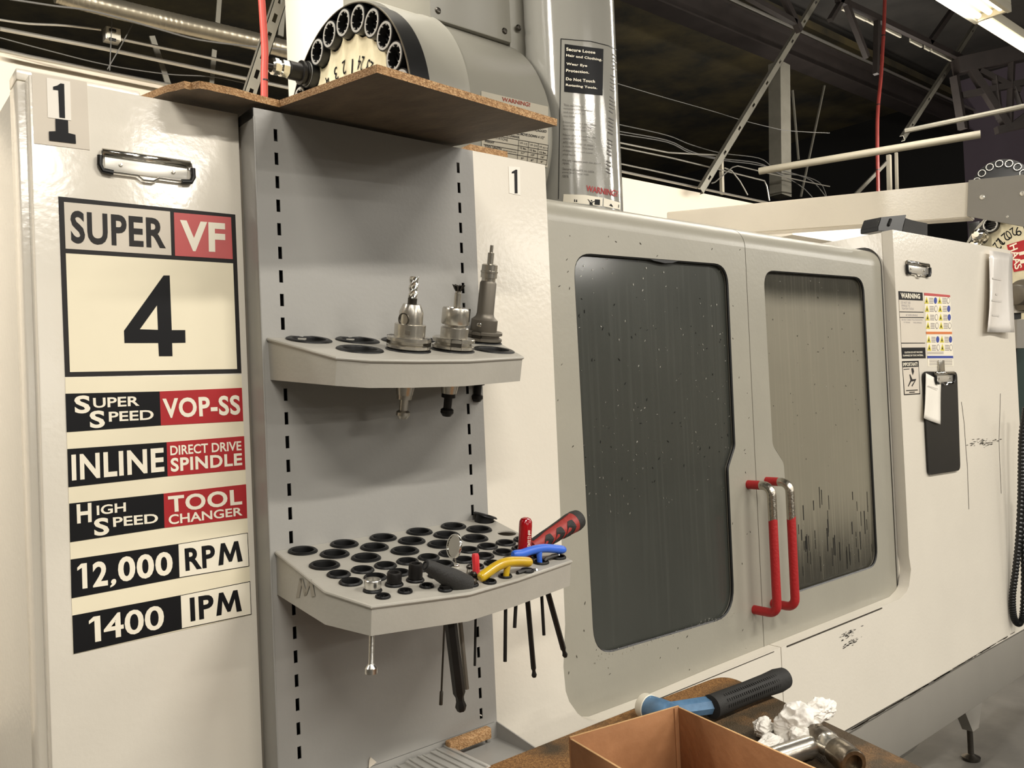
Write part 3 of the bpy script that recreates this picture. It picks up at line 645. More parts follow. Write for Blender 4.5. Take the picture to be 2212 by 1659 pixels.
# ---- tool carousel above the enclosure: disc faces left
XC = 1.2; CYZ = (1.067, 2.296); RC = .356; RR = .317; CR = (1.024, 2.264)
DM = lambda x: axisM((x, *CYZ), (-1, 0, 0), (0, -1, 0))    # local x -> -Y, y -> up, z -> towards -X
RD = .3615
DC = lambda x: axisM((x, *CR), (-1, 0, 0), (0, -1, 0))
car = obj('tool_carousel', LT([(0, -.03), (RD, -.03), (RD, .031), (RD-.003, .031), (RD-.003, .001), (0, .004)], DC(XC), 96), M_black, mm)
obj('rim_edge', LT([(RD+.0004, .0285), (RD+.0004, .0318), (RD-.0026, .0318), (RD-.0026, .0285)], DC(XC), 96, cap=False), M_galv, car)
dp = []
a0 = -5.676
for i in range(24):
    th = R_(a0+15*i-7.5)
    dp.append(((RR-.010)*-math.sin(th), (RR-.010)*math.cos(th)))
    th = R_(a0+15*i)
    for q in range(-3, 4):
        r_, an = .044, math.pi*q/8
        cx, cy = -RR*math.sin(th), RR*math.cos(th); dx, dy = -cx/RR, -cy/RR
        ca, sa = math.cos(an), math.sin(an); dp.append((cx+r_*(dx*ca+dy*-sa), cy+r_*(dx*sa+dy*ca)))
off = Vector((0, CR[0]-CYZ[0]+.0, CR[1]-CYZ[1]))
Mdial = Matrix.Translation(off) @ DM(XC-.0045)
def dial_order(P): return sorted(P, key=lambda p: math.atan2(p[1], p[0]))
bm = bmesh.new(); plate(bm, dial_order(dp), [], 0, .004, lambda u, v, w: Mdial @ Vector((u, v, w))); obj('dial_plate', bm, M_dial, car, smooth=0)
pocket = None
for i in range(24):
    th = R_(a0+15*i)
    Mp = Matrix.Translation(off) @ DM(XC-.005) @ Matrix.Translation((-RR*math.sin(th), RR*math.cos(th), 0)) @ Matrix.Rotation(R_(15*i), 4, 'Z')
    if pocket is None:
        bm = bmesh.new(); lathe(bm, [(.040, -.01), (.040, .026), (.029, .026), (.029, -.02)], None, 28, cap=False); lathe(bm, [(0, -.004), (.029, -.004)], None, 20, cap=False)
        for q in range(3): box(bm, -.029, .029, -.016+q*.012, -.011+q*.012, -.004, .006)
        pocket = obj('tool_pocket', bm, M_black, car, Mp)
        bm = bmesh.new()
        lathe(bm, [(.0365, .024), (.0365, .0275), (.0305, .0275), (.0305, .024)], None, 28, cap=False)
        for q in range(8): box(bm, .026, .031, -.0015, .0015, .024, .0275, Matrix.Rotation(math.pi*2*q/8+.3, 4, 'Z'))
        prim = obj('pocket_rim', bm, mat('pocket_rim_metal', (176, 174, 168), .4, .3), car, Mp)
    else: dup(pocket, car, Mp); dup(prim, car, Mp)
for i, px in (('1', (760.6, 143)), ('2', (743, 146)), ('3', (726, 159)), ('24', (779, 137)), ('23', (797, 146)), ('4', (708, 176))):
    p = atx(*px, XC-.0105); dy, dz = p.y-CR[0], p.z-CR[1]; r = math.hypot(dy, dz); n = Vector((0, dy/r, dz/r)); u = -n; s = Vector((0, n.z, -n.y))
    wd = .020 if len(i) == 1 else .034
    if i == '1': wd = .007
    q = [(-wd/2, .020), (wd/2, .020), (wd/2, -.020), (-wd/2, -.020)]
    text([(i, q)], lambda x, y, p=p, s=s, u=u: p+s*x+u*y, M_ink, car, bold=.0)
# drum cover behind the disc
drum = obj('carousel_cover', LT([(RC-.02, -.02), (RC+.006, -.02), (RC+.008, -.03), (RC+.008, -.17), (RC+.014, -.185), (RC+.004, -.20), (RC+.002, -.205), (RC-.002, -.49), (RC-.02, -.515), (0, -.52)], DM(XC), 80), M_drum, mm)
# label wrapped on the cover
def cyl_hit(px, py, r, eps=.001, c=CYZ):
    d = ray(px, py); a = d.y**2+d.z**2; oy, oz = CAM.y-c[0], CAM.z-c[1]
    b = 2*(oy*d.y+oz*d.z); cc = oy*oy+oz*oz-(r+eps)**2; D = b*b-4*a*cc
    return CAM+d*((-b-math.sqrt(max(D, 0)))/(2*a))
def wrap(name, quads, un, m, parent, n=10):
    bm = bmesh.new()
    for q in quads:
        g = [[bm.verts.new(un((q[0][0]*(1-s)+q[1][0]*s)*(1-t)+(q[3][0]*(1-s)+q[2][0]*s)*t, (q[0][1]*(1-s)+q[1][1]*s)*(1-t)+(q[3][1]*(1-s)+q[2][1]*s)*t)) for s in [i/n for i in range(n+1)]] for t in [i/n for i in range(n+1)]]
        for i in range(n):
            for j in range(n): bm.faces.new((g[i][j], g[i][j+1], g[i+1][j+1], g[i+1][j]))
    o = obj(name, bm, m, parent)
    if len(quads) > 1: o['kind'] = 'stuff'
    return o
uc = lambda e: (lambda x, y: cyl_hit(x, y, RC+.0, e))
lab = wrap('cover_label', [k3([(205, 188), (955, 365), (948, 1045), (212, 880)])], uc(.003), mat('aged_label', (186, 178, 160), .5, var=.08, scale=12), mm)
text([('WARNING!', k3([(440, 255), (755, 322), (752, 368), (440, 300)]), .02)], uc(.0042), mat('faded_red_ink', (150, 62, 44), .5), lab)
text([('TOOLS ARE NOT FLAGGED', k3([(560, 585), (940, 628), (938, 656), (556, 612)])), ('TABLE WILL MOVE DOWN 4 1/2"', k3([(480, 622), (915, 700), (912, 730), (478, 655)])), ('DURING TOOL CHANGE.', k3([(330, 640), (640, 697), (637, 722), (328, 668)])), ('LIMITATIONS', k3([(330, 690), (505, 725), (503, 752), (328, 718)]), .0),
      ('WEIGHT', k3([(245, 738), (352, 760), (351, 782), (244, 760)])), ('TOOL LENGTH', k3([(245, 793), (435, 828), (433, 852), (243, 818)])), ('(FROM GAGE LINE)', k3([(450, 846), (600, 872), (600, 886), (449, 862)])), ('TOOL DIAMETER', k3([(240, 850), (455, 888), (453, 910), (238, 872)])),
      ('VF-1/2', k3([(640, 757), (722, 774), (721, 797), (639, 780)]), .0), ('VF-3/4', k3([(752, 778), (835, 795), (834, 818), (751, 800)]), .0), ('VF-6/11', k3([(855, 800), (950, 820), (949, 842), (854, 822)]), .0),
      ('12 lbs.', k3([(640, 813), (715, 828), (714, 850), (639, 835)])), ('12 lbs.', k3([(752, 837), (825, 852), (824, 874), (751, 859)])), ('12 lbs.', k3([(860, 862), (935, 875), (934, 896), (859, 884)])),
      ('11"', k3([(655, 870), (693, 877), (692, 899), (654, 892)])), ('13"', k3([(765, 893), (805, 900), (804, 922), (764, 915)])), ('16"', k3([(875, 915), (915, 922), (914, 944), (874, 937)])),
      ('5"', k3([(653, 930), (682, 935), (681, 957), (652, 952)])), ('6"', k3([(763, 950), (792, 955), (791, 978), (762, 973)])), ('6"', k3([(873, 968), (900, 973), (899, 995), (872, 990)]))], uc(.0042), M_inkg, lab, fine=True)
bars = []
for a, b in (((232, 735), (957, 800)),): pass
for (xa, ya), (xb, yb) in (((320, 680), (957, 797)), ((235, 735), (955, 858)), ((233, 785), (950, 912)), ((232, 838), (945, 965)), ((470, 935), (938, 1018)), ((628, 735), (610, 955)), ((740, 755), (722, 977)), ((848, 778), (830, 995)), ((958, 795), (938, 1018))):
    if abs(yb-ya) > abs(xb-xa): bars.append(k3([(xa-2, ya), (xa+2, ya), (xb+2, yb), (xb-2, yb)]))
    else: bars.append(k3([(xa, ya-2.5), (xb, yb-2.5), (xb, yb+2.5), (xa, ya+2.5)]))
wrap('table_lines', bars, uc(.0042), M_inkg, lab, 4)
# column covers over the drum and the tall glossy head cover
YB = .86
a, b = aty(930, 38, YB), aty(1105, 86, YB)
colc = obj('column_cover', BX(a.x, b.x, YB, YB+.5, a.z, a.z+.9, bevel=.004), M_drum, mm)
c = aty(1168, 80, YB)
obj('column_cover', BX(b.x+.002, c.x+.12, YB+.01, YB+.5, a.z-.04, a.z+.9, bevel=.004), M_drum, mm)
for px in ((946, 23), (1090, 67), (1120, 60)):
    p = aty(*px, YB-.0005); obj('screw', LT([(0, .006), (.007, .005), (.010, .001), (.010, -.002)], axisM(p, (0, -1, 0)), 14), M_steeld, mm)
a = aty(742, 40, 1.45); b = aty(1000, 40, 1.45)
obj('column_panel', BX(a.x, b.x+.5, 1.45, 1.9, 1.5, 3.4, bevel=.004), M_white2, mm)
# glossy tube
TC = (1.872, .80); TR = .147
tube_ = obj('head_cover', LT([(TR, 1.0), (TR, 3.6), (0, 3.6)], Matrix.Translation((TC[0], TC[1], 0)), 72), M_tube, mm)
def tub_hit(px, py, eps=.001):
    d = ray(px, py); a = d.x**2+d.y**2; ox, oy = CAM.x-TC[0], CAM.y-TC[1]
    b = 2*(ox*d.x+oy*d.y); cc = ox*ox+oy*oy-(TR+eps)**2; D = b*b-4*a*cc
    return CAM+d*((-b-math.sqrt(max(D, 0)))/(2*a))
ut = lambda e: (lambda x, y: tub_hit(x, y, e))
k7 = sc(.24112, 1180, 60)
lb = wrap('head_label', [k7([(166, 145), (513, 190), (504, 608), (160, 572)])], ut(.0010), M_ink, mm)
text([(s, k7(q), .03) for s, q in (('Secure Loose', [(180, 175), (440, 208), (438, 234), (179, 205)]), ('Hair and Clothing.', [(179, 233), (502, 275), (500, 304), (178, 262)]), ('Wear Eye', [(180, 310), (367, 330), (366, 357), (179, 338)]), ('Protection.', [(178, 368), (385, 388), (384, 412), (177, 394)]), ('Do Not Touch', [(177, 443), (437, 468), (436, 494), (176, 470)]), ('Rotating Tools.', [(176, 500), (457, 530), (456, 556), (175, 526)]))], ut(.0022), M_letter, lb)
wrap('label_border', [k7(q) for q in ([(128, 95), (135, 95), (112, 1535), (106, 1535)], [(130, 95), (400, 118), (400, 124), (130, 101)], [(400, 118), (560, 158), (560, 164), (400, 124)], [(560, 158), (655, 208), (655, 216), (560, 164)])], ut(.0012), M_ink, lb, 8)
fine = []
for yy, s in ((690, 'This machine is'), (722, 'automatically operated'), (756, 'and may start at'), (790, 'any time.'), (845, 'Never place any part when'), (875, 'your body may get near'), (905, 'touching the tool'), (958, 'Never place a hand on the'), (990, 'spindle or ATC FWD'), (1026, 'ATC REV button or cause'), (1062, 'a tool change. The tool'), (1098, 'changer is in and cover'), (1133, 'your hand.'), (1186, 'Do not operate with the doors'), (1216, 'open.'), (1262, 'Secure all work to table'), (1294, 'parts and clamp with'), (1328, 'care.')):
    w = 11.8*len(s); w = min(w, 350); x0 = 155-(yy-690)*.015
    fine.append((s, k7([(x0, yy-11), (x0+w, yy-11+w*.10), (x0+w, yy+9+w*.10), (x0, yy+9)]), .0))
text(fine, ut(.0016), mat('dark_grey_print', (96, 92, 88), .5), lb, bold=0, fine=True)
bl = []
for n in range(34):
    yy = 225+n*32; 
    if n % 6 == 5: continue
    x0 = 590-n*1.6; x1 = x0+random.uniform(34, 48); bl.append(k7([(x0, yy), (x1, yy+22), (x1, yy+32), (x0, yy+10)]))
wrap('print_lines', bl, ut(.0016), MATS['dark_grey_print'], lb, 3)
text([('WARNING!', k7([(360, 1410), (640, 1458), (638, 1515), (358, 1464)]), .02)], ut(.0016), M_red, lb)
wrap('label_field', [k7([(155, 1490), (345, 1497), (343, 1580), (150, 1560)]), k7([(345, 1497), (505, 1522), (503, 1600), (343, 1580)]), k7([(515, 1524), (665, 1568), (662, 1630), (512, 1600)])], ut(.0012), M_letter, lb, 8)
wrap('pictograms', [k7(q) for q in ([(436, 1536), (482, 1540), (480, 1588), (434, 1584)], [(370, 1535), (376, 1535), (398, 1560), (392, 1566)], [(388, 1562), (412, 1562), (418, 1588), (388, 1584)], [(400, 1543), (412, 1543), (412, 1555), (400, 1555)], [(410, 1558), (436, 1550), (436, 1556), (412, 1568)], [(250, 1538), (258, 1534), (260, 1560), (250, 1560)], [(268, 1540), (276, 1538), (278, 1562), (266, 1560)], [(565, 1590), (580, 1576), (596, 1596), (596, 1606), (565, 1602)], [(648, 1584), (654, 1586), (652, 1612), (646, 1610)])], ut(.0022), M_ink, lb, 3)

# ================================================================== tool rack: slotted panel with tray
rack = thing('tool_rack', (.65, 0, .96), 'grey slotted sheet metal panel mounted between the sign cabinet and the white panel', 'tool rack')
zr0, zr1 = aty(1065, 1560).z, aty(770, 272).z
zr1 = (aty(548, 247).z+aty(1020, 313).z)/2
xsl, xsr = aty(595.5, 293).x, aty(989.7, 361.6).x
zs0 = (aty(595.5, 293).z+aty(989.7, 361.6).z)/2
zsN = (aty(646, 1620).z)
pit = (aty(595.5, 293).z-aty(602, 496).z)/4
nsl = int((zs0-zr0)/pit)+1
holes = []
for i in range(nsl):
    for x in (xsl, xsr):
        z = zs0-i*pit
        if z-.009 > zr0: holes.append([(x-.0028, z-.0085), (x+.0028, z-.0085), (x+.0028, z+.0085), (x-.0028, z+.0085)])
obj('slotted_panel', PLT([(.466, zr0), (.8405, zr0), (.8405, zr1), (.466, zr1)], holes, 0, .0018, XZ), M_rack, rack, smooth=0)
obj('side_return', BX(.466, .4678, .0019, YF-.0006, zr0, zr1-.012, bevel=.0006), M_rack, rack)
obj('side_return', BX(.8387, .8405, .0019, YF-.0006, zr0, zr1), M_rack, rack)
obj('slot_blackout', BX(.47, .837, YF-.004, YF-.001, zr0-.004, zr1), M_dark, rack)  # near-black sheet in place of the shade behind the slots
obj('slot_blackout', BX(.47, .837, .002, YF-.0045, zr0-.004, zr0-.001), M_dark, rack)  # unseen bottom added to stop light leaking in behind the slots
obj('corner_bend', TB([(.4665, .0008, zr0), (.4665, .0008, zr1-.012)], .0016, 8), M_rack, rack)
obj('end_cap', BX(.4655, .472, .004, .05, zr1-.013, zr1+.001), M_black, rack)
zt_ = .948
obj('tray_floor', BX(.466, .8405, -.098, .0, zt_-.002, zt_), M_rack, rack)
obj('tray_back', BX(.466, .8405, -.0012, .0004, zt_, zr0-.0005), M_rack, rack)
obj('tray_side', PLT([(0, zt_-.05), (-.102, zt_-.05), (-.102, .958), (0, zr0)], [], .8385, .8405, lambda u, v, w: Vector((w, u, v))), M_rack, rack, smooth=0)
obj('tray_flange', BX(.815, .822, -.006, -.0012, zt_, zr0-.004, bevel=.001), M_rack, rack)
q = [aty(796, 1659, -.001), aty(797, 1642, -.001), aty(800, 1635, -.001), aty(806, 1640, -.001), aty(813, 1646, -.001), aty(806, 1652, -.001)]
bm = bmesh.new(); thin(bm, q, Vector((0, -.001, 0))); obj('torn_label', bm, M_sheet, rack, smooth=0)

# ================================================================== shelves with bushings
class Shelf:
    def __init__(s, name, zrear, deg, outline, hl, h0, h1, label, kind_h):
        s.th = R_(deg); s.A = Vector((0, 0, zrear)); s.n = Vector((0, -math.sin(s.th), math.cos(s.th)))
        s.root = thing(name, (.65, -.01, zrear-.05), label, 'tool shelf', 'tilted tool shelves on the slotted panel')
        bm = bmesh.new(); plate(bm, outline, [circle(c, r, 24) for c, r in hl], -.0022, 0, s.P)
        obj('shelf_top', bm, M_shelf, s.root, smooth=0)
        bm = bmesh.new(); smax = max(q[1] for q in outline); hh = lambda q: -(h0+(h1-h0)*min(q[1]/(smax*.86), 1))
        cx = sum(q[0] for q in outline)/len(outline); cy = sum(q[1] for q in outline)/len(outline)
        inn = lambda q: (q[0]+(cx-q[0])*.012, q[1]+(cy-q[1])*.012)
        ring = []
        for q in outline:
            i_ = inn(q); ring.append([bm.verts.new(s.P(*c)) for c in ((q[0], q[1], -.0025), (q[0], q[1], hh(q)), (i_[0], i_[1], hh(q)), (i_[0], i_[1], -.0025))])
        for a, b in zip(ring[:-1], ring[1:]):
            for i in range(4): bm.faces.new((a[i], b[i], b[(i+1) % 4], a[(i+1) % 4]))
        bm.faces.new(ring[0]); bm.faces.new(ring[-1][::-1])
        obj('shelf_skirt', bm, M_shelf, s.root, smooth=30)
        obj('rolled_edge', TB([s.P(q[0], q[1], -.0024) for q in outline], .0024, 8), M_shelf, s.root)
        for x in (xsl, xsr):
            obj('shelf_bracket', BX(x-.0015, x+.0015, -.004, .006, zrear-h0+.004, zrear-.006), M_shelf, s.root)
        s.cache = {}
    def P(s, u, v, w): return s.A + Vector((u, -v*math.cos(s.th), -v*math.sin(s.th))) + s.n*w
    def M(s, u, v, w=0, rz=0): return Matrix.Translation(s.P(u, v, w)) @ Matrix.Rotation(s.th, 4, 'X') @ Matrix.Rotation(rz, 4, 'Z')
    def hit(s, px, w=0): return pl(px[0], px[1], s.A+s.n*w, s.n)
    def uv(s, px, w=0):
        p = s.hit(px, w)-s.A-s.n*w; return (p.x, -p.y/math.cos(s.th))
    def bushing(s, u, v, R, M=None):
        M = M or s.M(u, v, 0, random.uniform(0, 6))
        k = round(R, 4)
        if k in s.cache: return dup(s.cache[k], s.root, M)
        r = R*.71
        bm = bmesh.new(); lathe(bm, [(R, .0004), (R*.98, .0018), (R*.88, .0032), (r*1.04, .0026), (r, .001), (r*.98, -.020), (r*1.03, -.020), (r*1.05, .0004)], None, 32, cap=False)
        bm.faces.new([bm.verts.new((r*1.02*math.cos(t), r*1.02*math.sin(t), -.0195)) for t in [2*math.pi*i/20 for i in range(20)]])
        s.cache[k] = obj('hole_bushing', bm, M_ring, s.root, M); return s.cache[k]
zu = aty(577.6, 729).z; zlw = aty(596, 1190).z
def uvs(zrear, deg, pts):
    th = R_(deg); n = Vector((0, -math.sin(th), math.cos(th))); o = []
    for p in pts:
        q = pl(p[0], p[1], (0, 0, zrear), n); o.append((q.x, max(-q.y/math.cos(th), .001)))
    return o
UO = [(.474, .001)] + uvs(zu, 13, [(728, 769.6), (800, 775), (899, 776.5), (1010, 776), (1129, 769.5), (1080.6, 742)]) + [(.864, .001)]
UH = [((.524+.0757*i, .0225), .0228) for i in range(5)] + [((.555+.0757*i, .1085), .0228) for i in range(4)]
upper = Shelf('tool_shelf', zu, 13, UO, UH, .058, .037, 'upper grey tool shelf holding three steel tool holders', 0)
for c, r in UH: upper.bushing(c[0], c[1], .0318)
LO = [(.474, .001)] + uvs(zlw, 7.5, [(704, 1275), (803, 1307), (896.5, 1294.5), (1013.6, 1279), (1118, 1249), (1233.5, 1210)]) + [(.840, .001)]
LH = [((.503+.063*i, .0215 if i < 5 else .014), .0145) for i in range(6)] + [((.532+.0615*i, .0572), .0145) for i in range(5)] + [((.498+.0609*i, .094), .0145) for i in range(6)]
LH += [((.495+.0337*i, .1375), .0112) for i in range(10)] + [((.493+.0341*i, .1715), .0107) for i in range(9)]
LF = [(.500, .211), (.5325, .2065), (.563, .2065), (.595, .2065), (.628, .235), (.659, .2035), (.687, .2035), (.746, .2345), (.719, .2035), (.752, .2030), (.782, .2300)]
LG = [(.499, .236), (.530, .235), (.562, .233), (.5735, .2555), (.611, .2580), (.667, .2550), (.705, .2535), (.636, .2620)]
LH += [(c, .0083) for c in LF] + [(c, .0065) for c in LG]
LH[5] = ((.818, .0185), .0160)
lower = Shelf('tool_shelf', zlw, 7.5, LO, LH, .059, .036, 'lower grey tool shelf full of black ringed holes and hand tools', 0)
for i, (c, r) in enumerate(LH):
    if i == 5: lower.bushing(0, 0, .0200, lower.M(.820, .0175, .0075) @ Matrix.Rotation(R_(17), 4, 'Y')); continue
    if i == 16: continue
    lower.bushing(c[0], c[1], {.0145: .0200, .0112: .0150, .0107: .0146, .0083: .0115, .0065: .0091}[r])
us1 = lambda x, y: pl(x, y, (aty(620, 1235, 0).x*0+.4675, -.05, 1.28), (1, .0, 0))
def side_un(x, y):     # left side face of the lower shelf
    a = lower.P(*LO[0], 0); b = lower.P(*LO[1], 0); d = (b-a); n = Vector((-d.y, d.x, 0)).normalized()
    if n.x > 0: n = -n
    return pl(x, y, a+n*.0012, n)
decal('marker_letter', [[(639, 1291), (646, 1291), (653, 1250), (647, 1249)], [(647, 1249), (653, 1250), (662, 1282), (657, 1287)], [(657, 1287), (662, 1284), (672, 1252), (666, 1250)], [(666, 1250), (673, 1252), (680, 1288), (673, 1289)]], side_un, M_faint, lower.root)

# ================================================================== tool holders on the upper shelf
def holder(sh, uv, label, prof_body, extra, low='steel', body=M_steel, keyrot=0):
    root = thing('tool_holder', sh.P(*uv, 0), label, 'tool holder', 'tool holders on the upper shelf')
    M = sh.M(*uv, .0033)
    R = .0307
    obj('flange', LT([(.022, 0), (R-.001, 0), (R, .001), (R, .0045), (R-.0045, .0065), (R-.0045, .0090), (R, .0105), (R, .0145), (R-.001, .0155), (.0, .0155)], M, 48), body, root)
    obj('taper', LT([(.0222, -.001), (.0112, -.066), (0, -.066)], M, 40), M_steel, root)
    ms = M_steel if low == 'steel' else M_oxide
    obj('pull_stud', LT([(.0104, -.0662), (.0104, -.072), (.0062, -.073), (.0060, -.088), (.0095, -.0905), (.0098, -.095), (.0065, -.100), (0, -.100)], M, 28), ms, root)
    obj('holder_body', LT(prof_body, M, 48), body, root)
    for a in (keyrot, keyrot+math.pi):
        obj('drive_slot', BX(R-.0085, R-.0009, -.0078, .0078, .0003, .0157, M @ Matrix.Rotation(a, 4, 'Z')), M_steeld, root)
    extra(M, root)
    return root
def flutes(M, root, r, z0, z1, name='end_mill'):
    bm = bmesh.new(); n = 40; L = []
    for i in range(n+1):
        z = z0+(z1-z0)*i/n; tw = 5.6*i/n
        pts = []
        for k in range(18):
            a = 2*math.pi*k/18; rr = r*(.58+.42*max(0, math.cos(1.5*a)**2)**.5)
            pts.append(bm.verts.new(M @ Vector((rr*math.cos(a+tw), rr*math.sin(a+tw), z))))
        L.append(pts)
    for a, b in zip(L, L[1:]):
        for k in range(18): bm.faces.new((a[k], a[(k+1) % 18], b[(k+1) % 18], b[k]))
    bm.faces.new(L[0]); bm.faces.new(L[-1])
    return obj(name, bm, M_chrome, root, smooth=50)
def ex1(M, root):
    flutes(M, root, .0066, .068, .0985)
    obj('cutter_shank', LT([(.0064, .056), (.0064, .069), (0, .069)], M, 24), M_steeld, root)
    A = M @ Matrix.Rotation(R_(200), 4, 'Z') @ Matrix.Translation((.0152, 0, .040)) @ Matrix.Rotation(math.pi/2, 4, 'Y')
    obj('set_screw', LT([(.0090, 0), (.0088, .0016), (.0074, .0016), (.0062, -.0005), (0, -.001)], A, 24), M_steeld, root)
    obj('maker_stamp', BX(-.0035, .0035, -.0225, -.0214, .021, .026, M @ Matrix.Rotation(R_(-40), 4, 'Z')), M_gun, root)
t1 = upper.uv((880, 757)); t2 = upper.uv((976, 757)); t3 = upper.uv((1040.5, 741))
t1 = UH[6][0]; t2 = UH[7][0]; t3 = UH[4][0]
holder(upper, t1, 'left steel tool holder with fluted end mill on upper shelf', [(.0216, .0150), (.0216, .0330), (.0208, .0335), (.0168, .0337), (.0166, .050), (.0122, .0605), (.0070, .0607), (.0066, .056), (0, .056)], ex1, keyrot=R_(-52))
def ex2(M, root):
    obj('collet_nut', LT([(.012, .0345), (.0196, .0345), (.0203, .0355), (.0203, .056), (.0190, .0585), (.0110, .0585), (.0100, .0565), (0, .0565)], M, 40), M_steel, root)
    obj('nut_notch', BX(.0165, .0206, -.0018, .0018, .040, .0588, M @ Matrix.Rotation(R_(-52), 4, 'Z')), M_steeld, root)
    obj('cutter_shank', LT([(.0048, .055), (.0048, .079), (.0040, .0795), (.0040, .082), (0, .082)], M, 20), M_steel, root)
    bm = bmesh.new()
    for i in range(8):
        A = M @ Matrix.Rotation(i*math.pi/4, 4, 'Z'); v = [bm.verts.new(A @ Vector(p)) for p in ((.002, -.0012, .080), (.0050, -.0012, .083), (.0098, -.0012, .0915), (.002, -.0012, .0895), (.002, .0014, .080), (.0046, .0014, .083), (.0090, .0014, .0905), (.002, .0014, .089))]
        for f in ((0, 1, 2, 3), (7, 6, 5, 4), (0, 4, 5, 1), (1, 5, 6, 2), (2, 6, 7, 3), (3, 7, 4, 0)): bm.faces.new([v[j] for j in f])
    lathe(bm, [(.0035, .080), (.0042, .0885), (0, .0885)], M, 16)
    obj('dovetail_cutter', bm, M_steeld, root, smooth=30)
holder(upper, t2, 'middle steel tool holder with short dovetail cutter on upper shelf', [(.0201, .0150), (.0201, .0295), (.0190, .0307), (.0150, .0308), (.0150, .0345), (0, .0345)], ex2, low='black', keyrot=R_(-118))
def ex3(M, root):
    obj('collet_nut', LT([(.0112, .0955), (.0112, .100), (.0132, .1005), (.0132, .108), (.0140, .1085), (.0140, .1115), (.0128, .112), (.0126, .121), (.0098, .1225), (.0052, .1225), (0, .1225)], M, 12), M_steel, root)
    obj('cutter_shank', LT([(.0050, .121), (.0050, .140), (.0029, .141), (.0027, .152), (0, .152)], M, 18), M_steel, root)
    for a in (R_(-150), R_(10)):
        obj('balance_screw', LT([(.0040, 0), (.0030, .0007), (0, .0003)], M @ Matrix.Rotation(a, 4, 'Z') @ Matrix.Translation((.0209, 0, .026)) @ Matrix.Rotation(math.pi/2, 4, 'Y'), 14), M_chrome, root)
holder(upper, t3, 'tall grey collet tool holder standing at right end of upper shelf', [(.0210, .0150), (.0213, .0160), (.0213, .0335), (.0190, .0350), (.0150, .0390), (.0137, .0440), (.0133, .092), (.0120, .0945), (.0112, .0955), (0, .0955)], ex3, low='black', body=M_gun, keyrot=R_(30))

# ================================================================== hand tools in the lower shelf
def rod_to(root, top, px, y, r, m, name='rod', ball=0, top_up=None):
    e = aty(px[0], px[1], y); P = [top, e]
    bm = bmesh.new(); d = (e-top).normalized(); L = (e-top).length
    if ball: lathe(bm, [(r, 0), (r, L-ball*3.4), (r*.66, L-ball*2.6), (ball*.72, L-ball*1.9), (ball, L-ball), (ball*.7, L-ball*.2), (0, L)], axisM(top, d), 6 if ball else 8)
    else: lathe(bm, [(r, 0), (r, L), (0, L)], axisM(top, d), 10)
    return obj(name, bm, m, root)
def tool(name, px, y, label, cat, group=None):
    return thing(name, aty(px[0], px[1], y), label, cat, group)
GK = 'hand tools standing in the lower shelf'
Yr = lambda p: lower.hit(p).y
# yellow and blue T handles
def thandle(pts, y, rr, m, stem, hole, rodpx, label, rodr):
    root = tool('tee_handle_hex_key', hole, y, label, 'hex key', GK)
    P = spline([aty(px, py, y) for px, py in pts], 6); n = len(P)
    rad = [rr*min(1, .62+.38*min(i, n-1-i)/1.5) for i in range(n)]
    obj('handle', TB(P, rad, 18), m, root)
    a, b = aty(*stem, y), aty(*hole, y)
    obj('handle_neck', LT([(rr*.8, 0), (rr*.62, (a-b).length*.5), (rr*.6, (a-b).length+.004)], axisM(a, b-a), 14), m, root)
    rod_to(root, b+Vector((0, 0, .002)), rodpx, y, rodr, M_oxide)
yy = Yr((1093, 1247))
thandle([(1036, 1250), (1052, 1238), (1074, 1223), (1096, 1214.5), (1122, 1213), (1147, 1214.5)], yy, .0065, M_yellow, (1096, 1218), (1093, 1247), (1091, 1429), 'yellow handled hex key hooked over the front of the lower shelf', .0024)
yb = Yr((1167, 1216))
thandle([(1107.5, 1198), (1126, 1196), (1148, 1189), (1170, 1184.5), (1194, 1185), (1220, 1188)], yb, .0058, M_blue, (1164, 1190), (1166, 1216), (1175, 1372), 'blue handled hex key at right end of the lower shelf', .0023)
# black T handle
y0 = Yr((961, 1275))
root = tool('tee_handle_hex_key', (961, 1275), y0, 'big black rubber handled hex key at front of lower shelf', 'hex key', GK)
P = spline([aty(px, py, y0) for px, py in ((919, 1221), (933, 1227), (952, 1238), (974, 1249), (995, 1259), (1013, 1267))], 6); n = len(P)
obj('handle', TB(P, [(.0062+.0068*min(1, i/(n*.62)))*min(1, .55+.3*(n-1-i)) for i in range(n)], 20), M_rubber, root)
e = aty(919, 1221, y0); obj('handle_hole', LT([(.0050, -.0004), (.0052, .0012), (.0040, .0012), (.0030, -.0015)], axisM(e, e-P[2]), 16), M_dark, root)
rod_to(root, aty(963, 1262, y0), (997, 1538), y0, .0076, M_oxide, ball=.0070)
# red transparent screwdriver with ball rod
y0 = Yr((1132, 1208))
root = tool('ball_hex_driver', (1132, 1208), y0, 'translucent red plastic handled driver standing upright in lower shelf', 'screwdriver', GK)
a, b = aty(1132, 1210, y0), aty(1136, 1117, y0); L = (b-a).length; M = axisM(a, b-a)
bm = bmesh.new(); nn = 24
prof = [(.0085, 0), (.0098, .004), (.0098, L*.35), (.0092, L*.62), (.0094, L*.80), (.0088, L*.90), (.0066, L*.97), (.003, L), (0, L)]
lathe(bm, prof, M, nn)
for v in bm.verts:
    w = M.inverted() @ v.co; an = math.atan2(w.y, w.x); f = 1-.07*(.5+.5*math.cos(6*an))*(1 if w.z < L*.85 else 0); v.co = M @ Vector((w.x*f, w.y*f, w.z))
hd = obj('handle', bm, M_clearred, root)
obj('rod_core', LT([(.0028, .002), (.0028, L*.52), (0, L*.52)], M, 10), M_oxide, root)
dirc = (CAM-a); dirc.z = 0; dirc.normalize(); sidev = dirc.cross(Vector((0, 0, 1))).normalized()
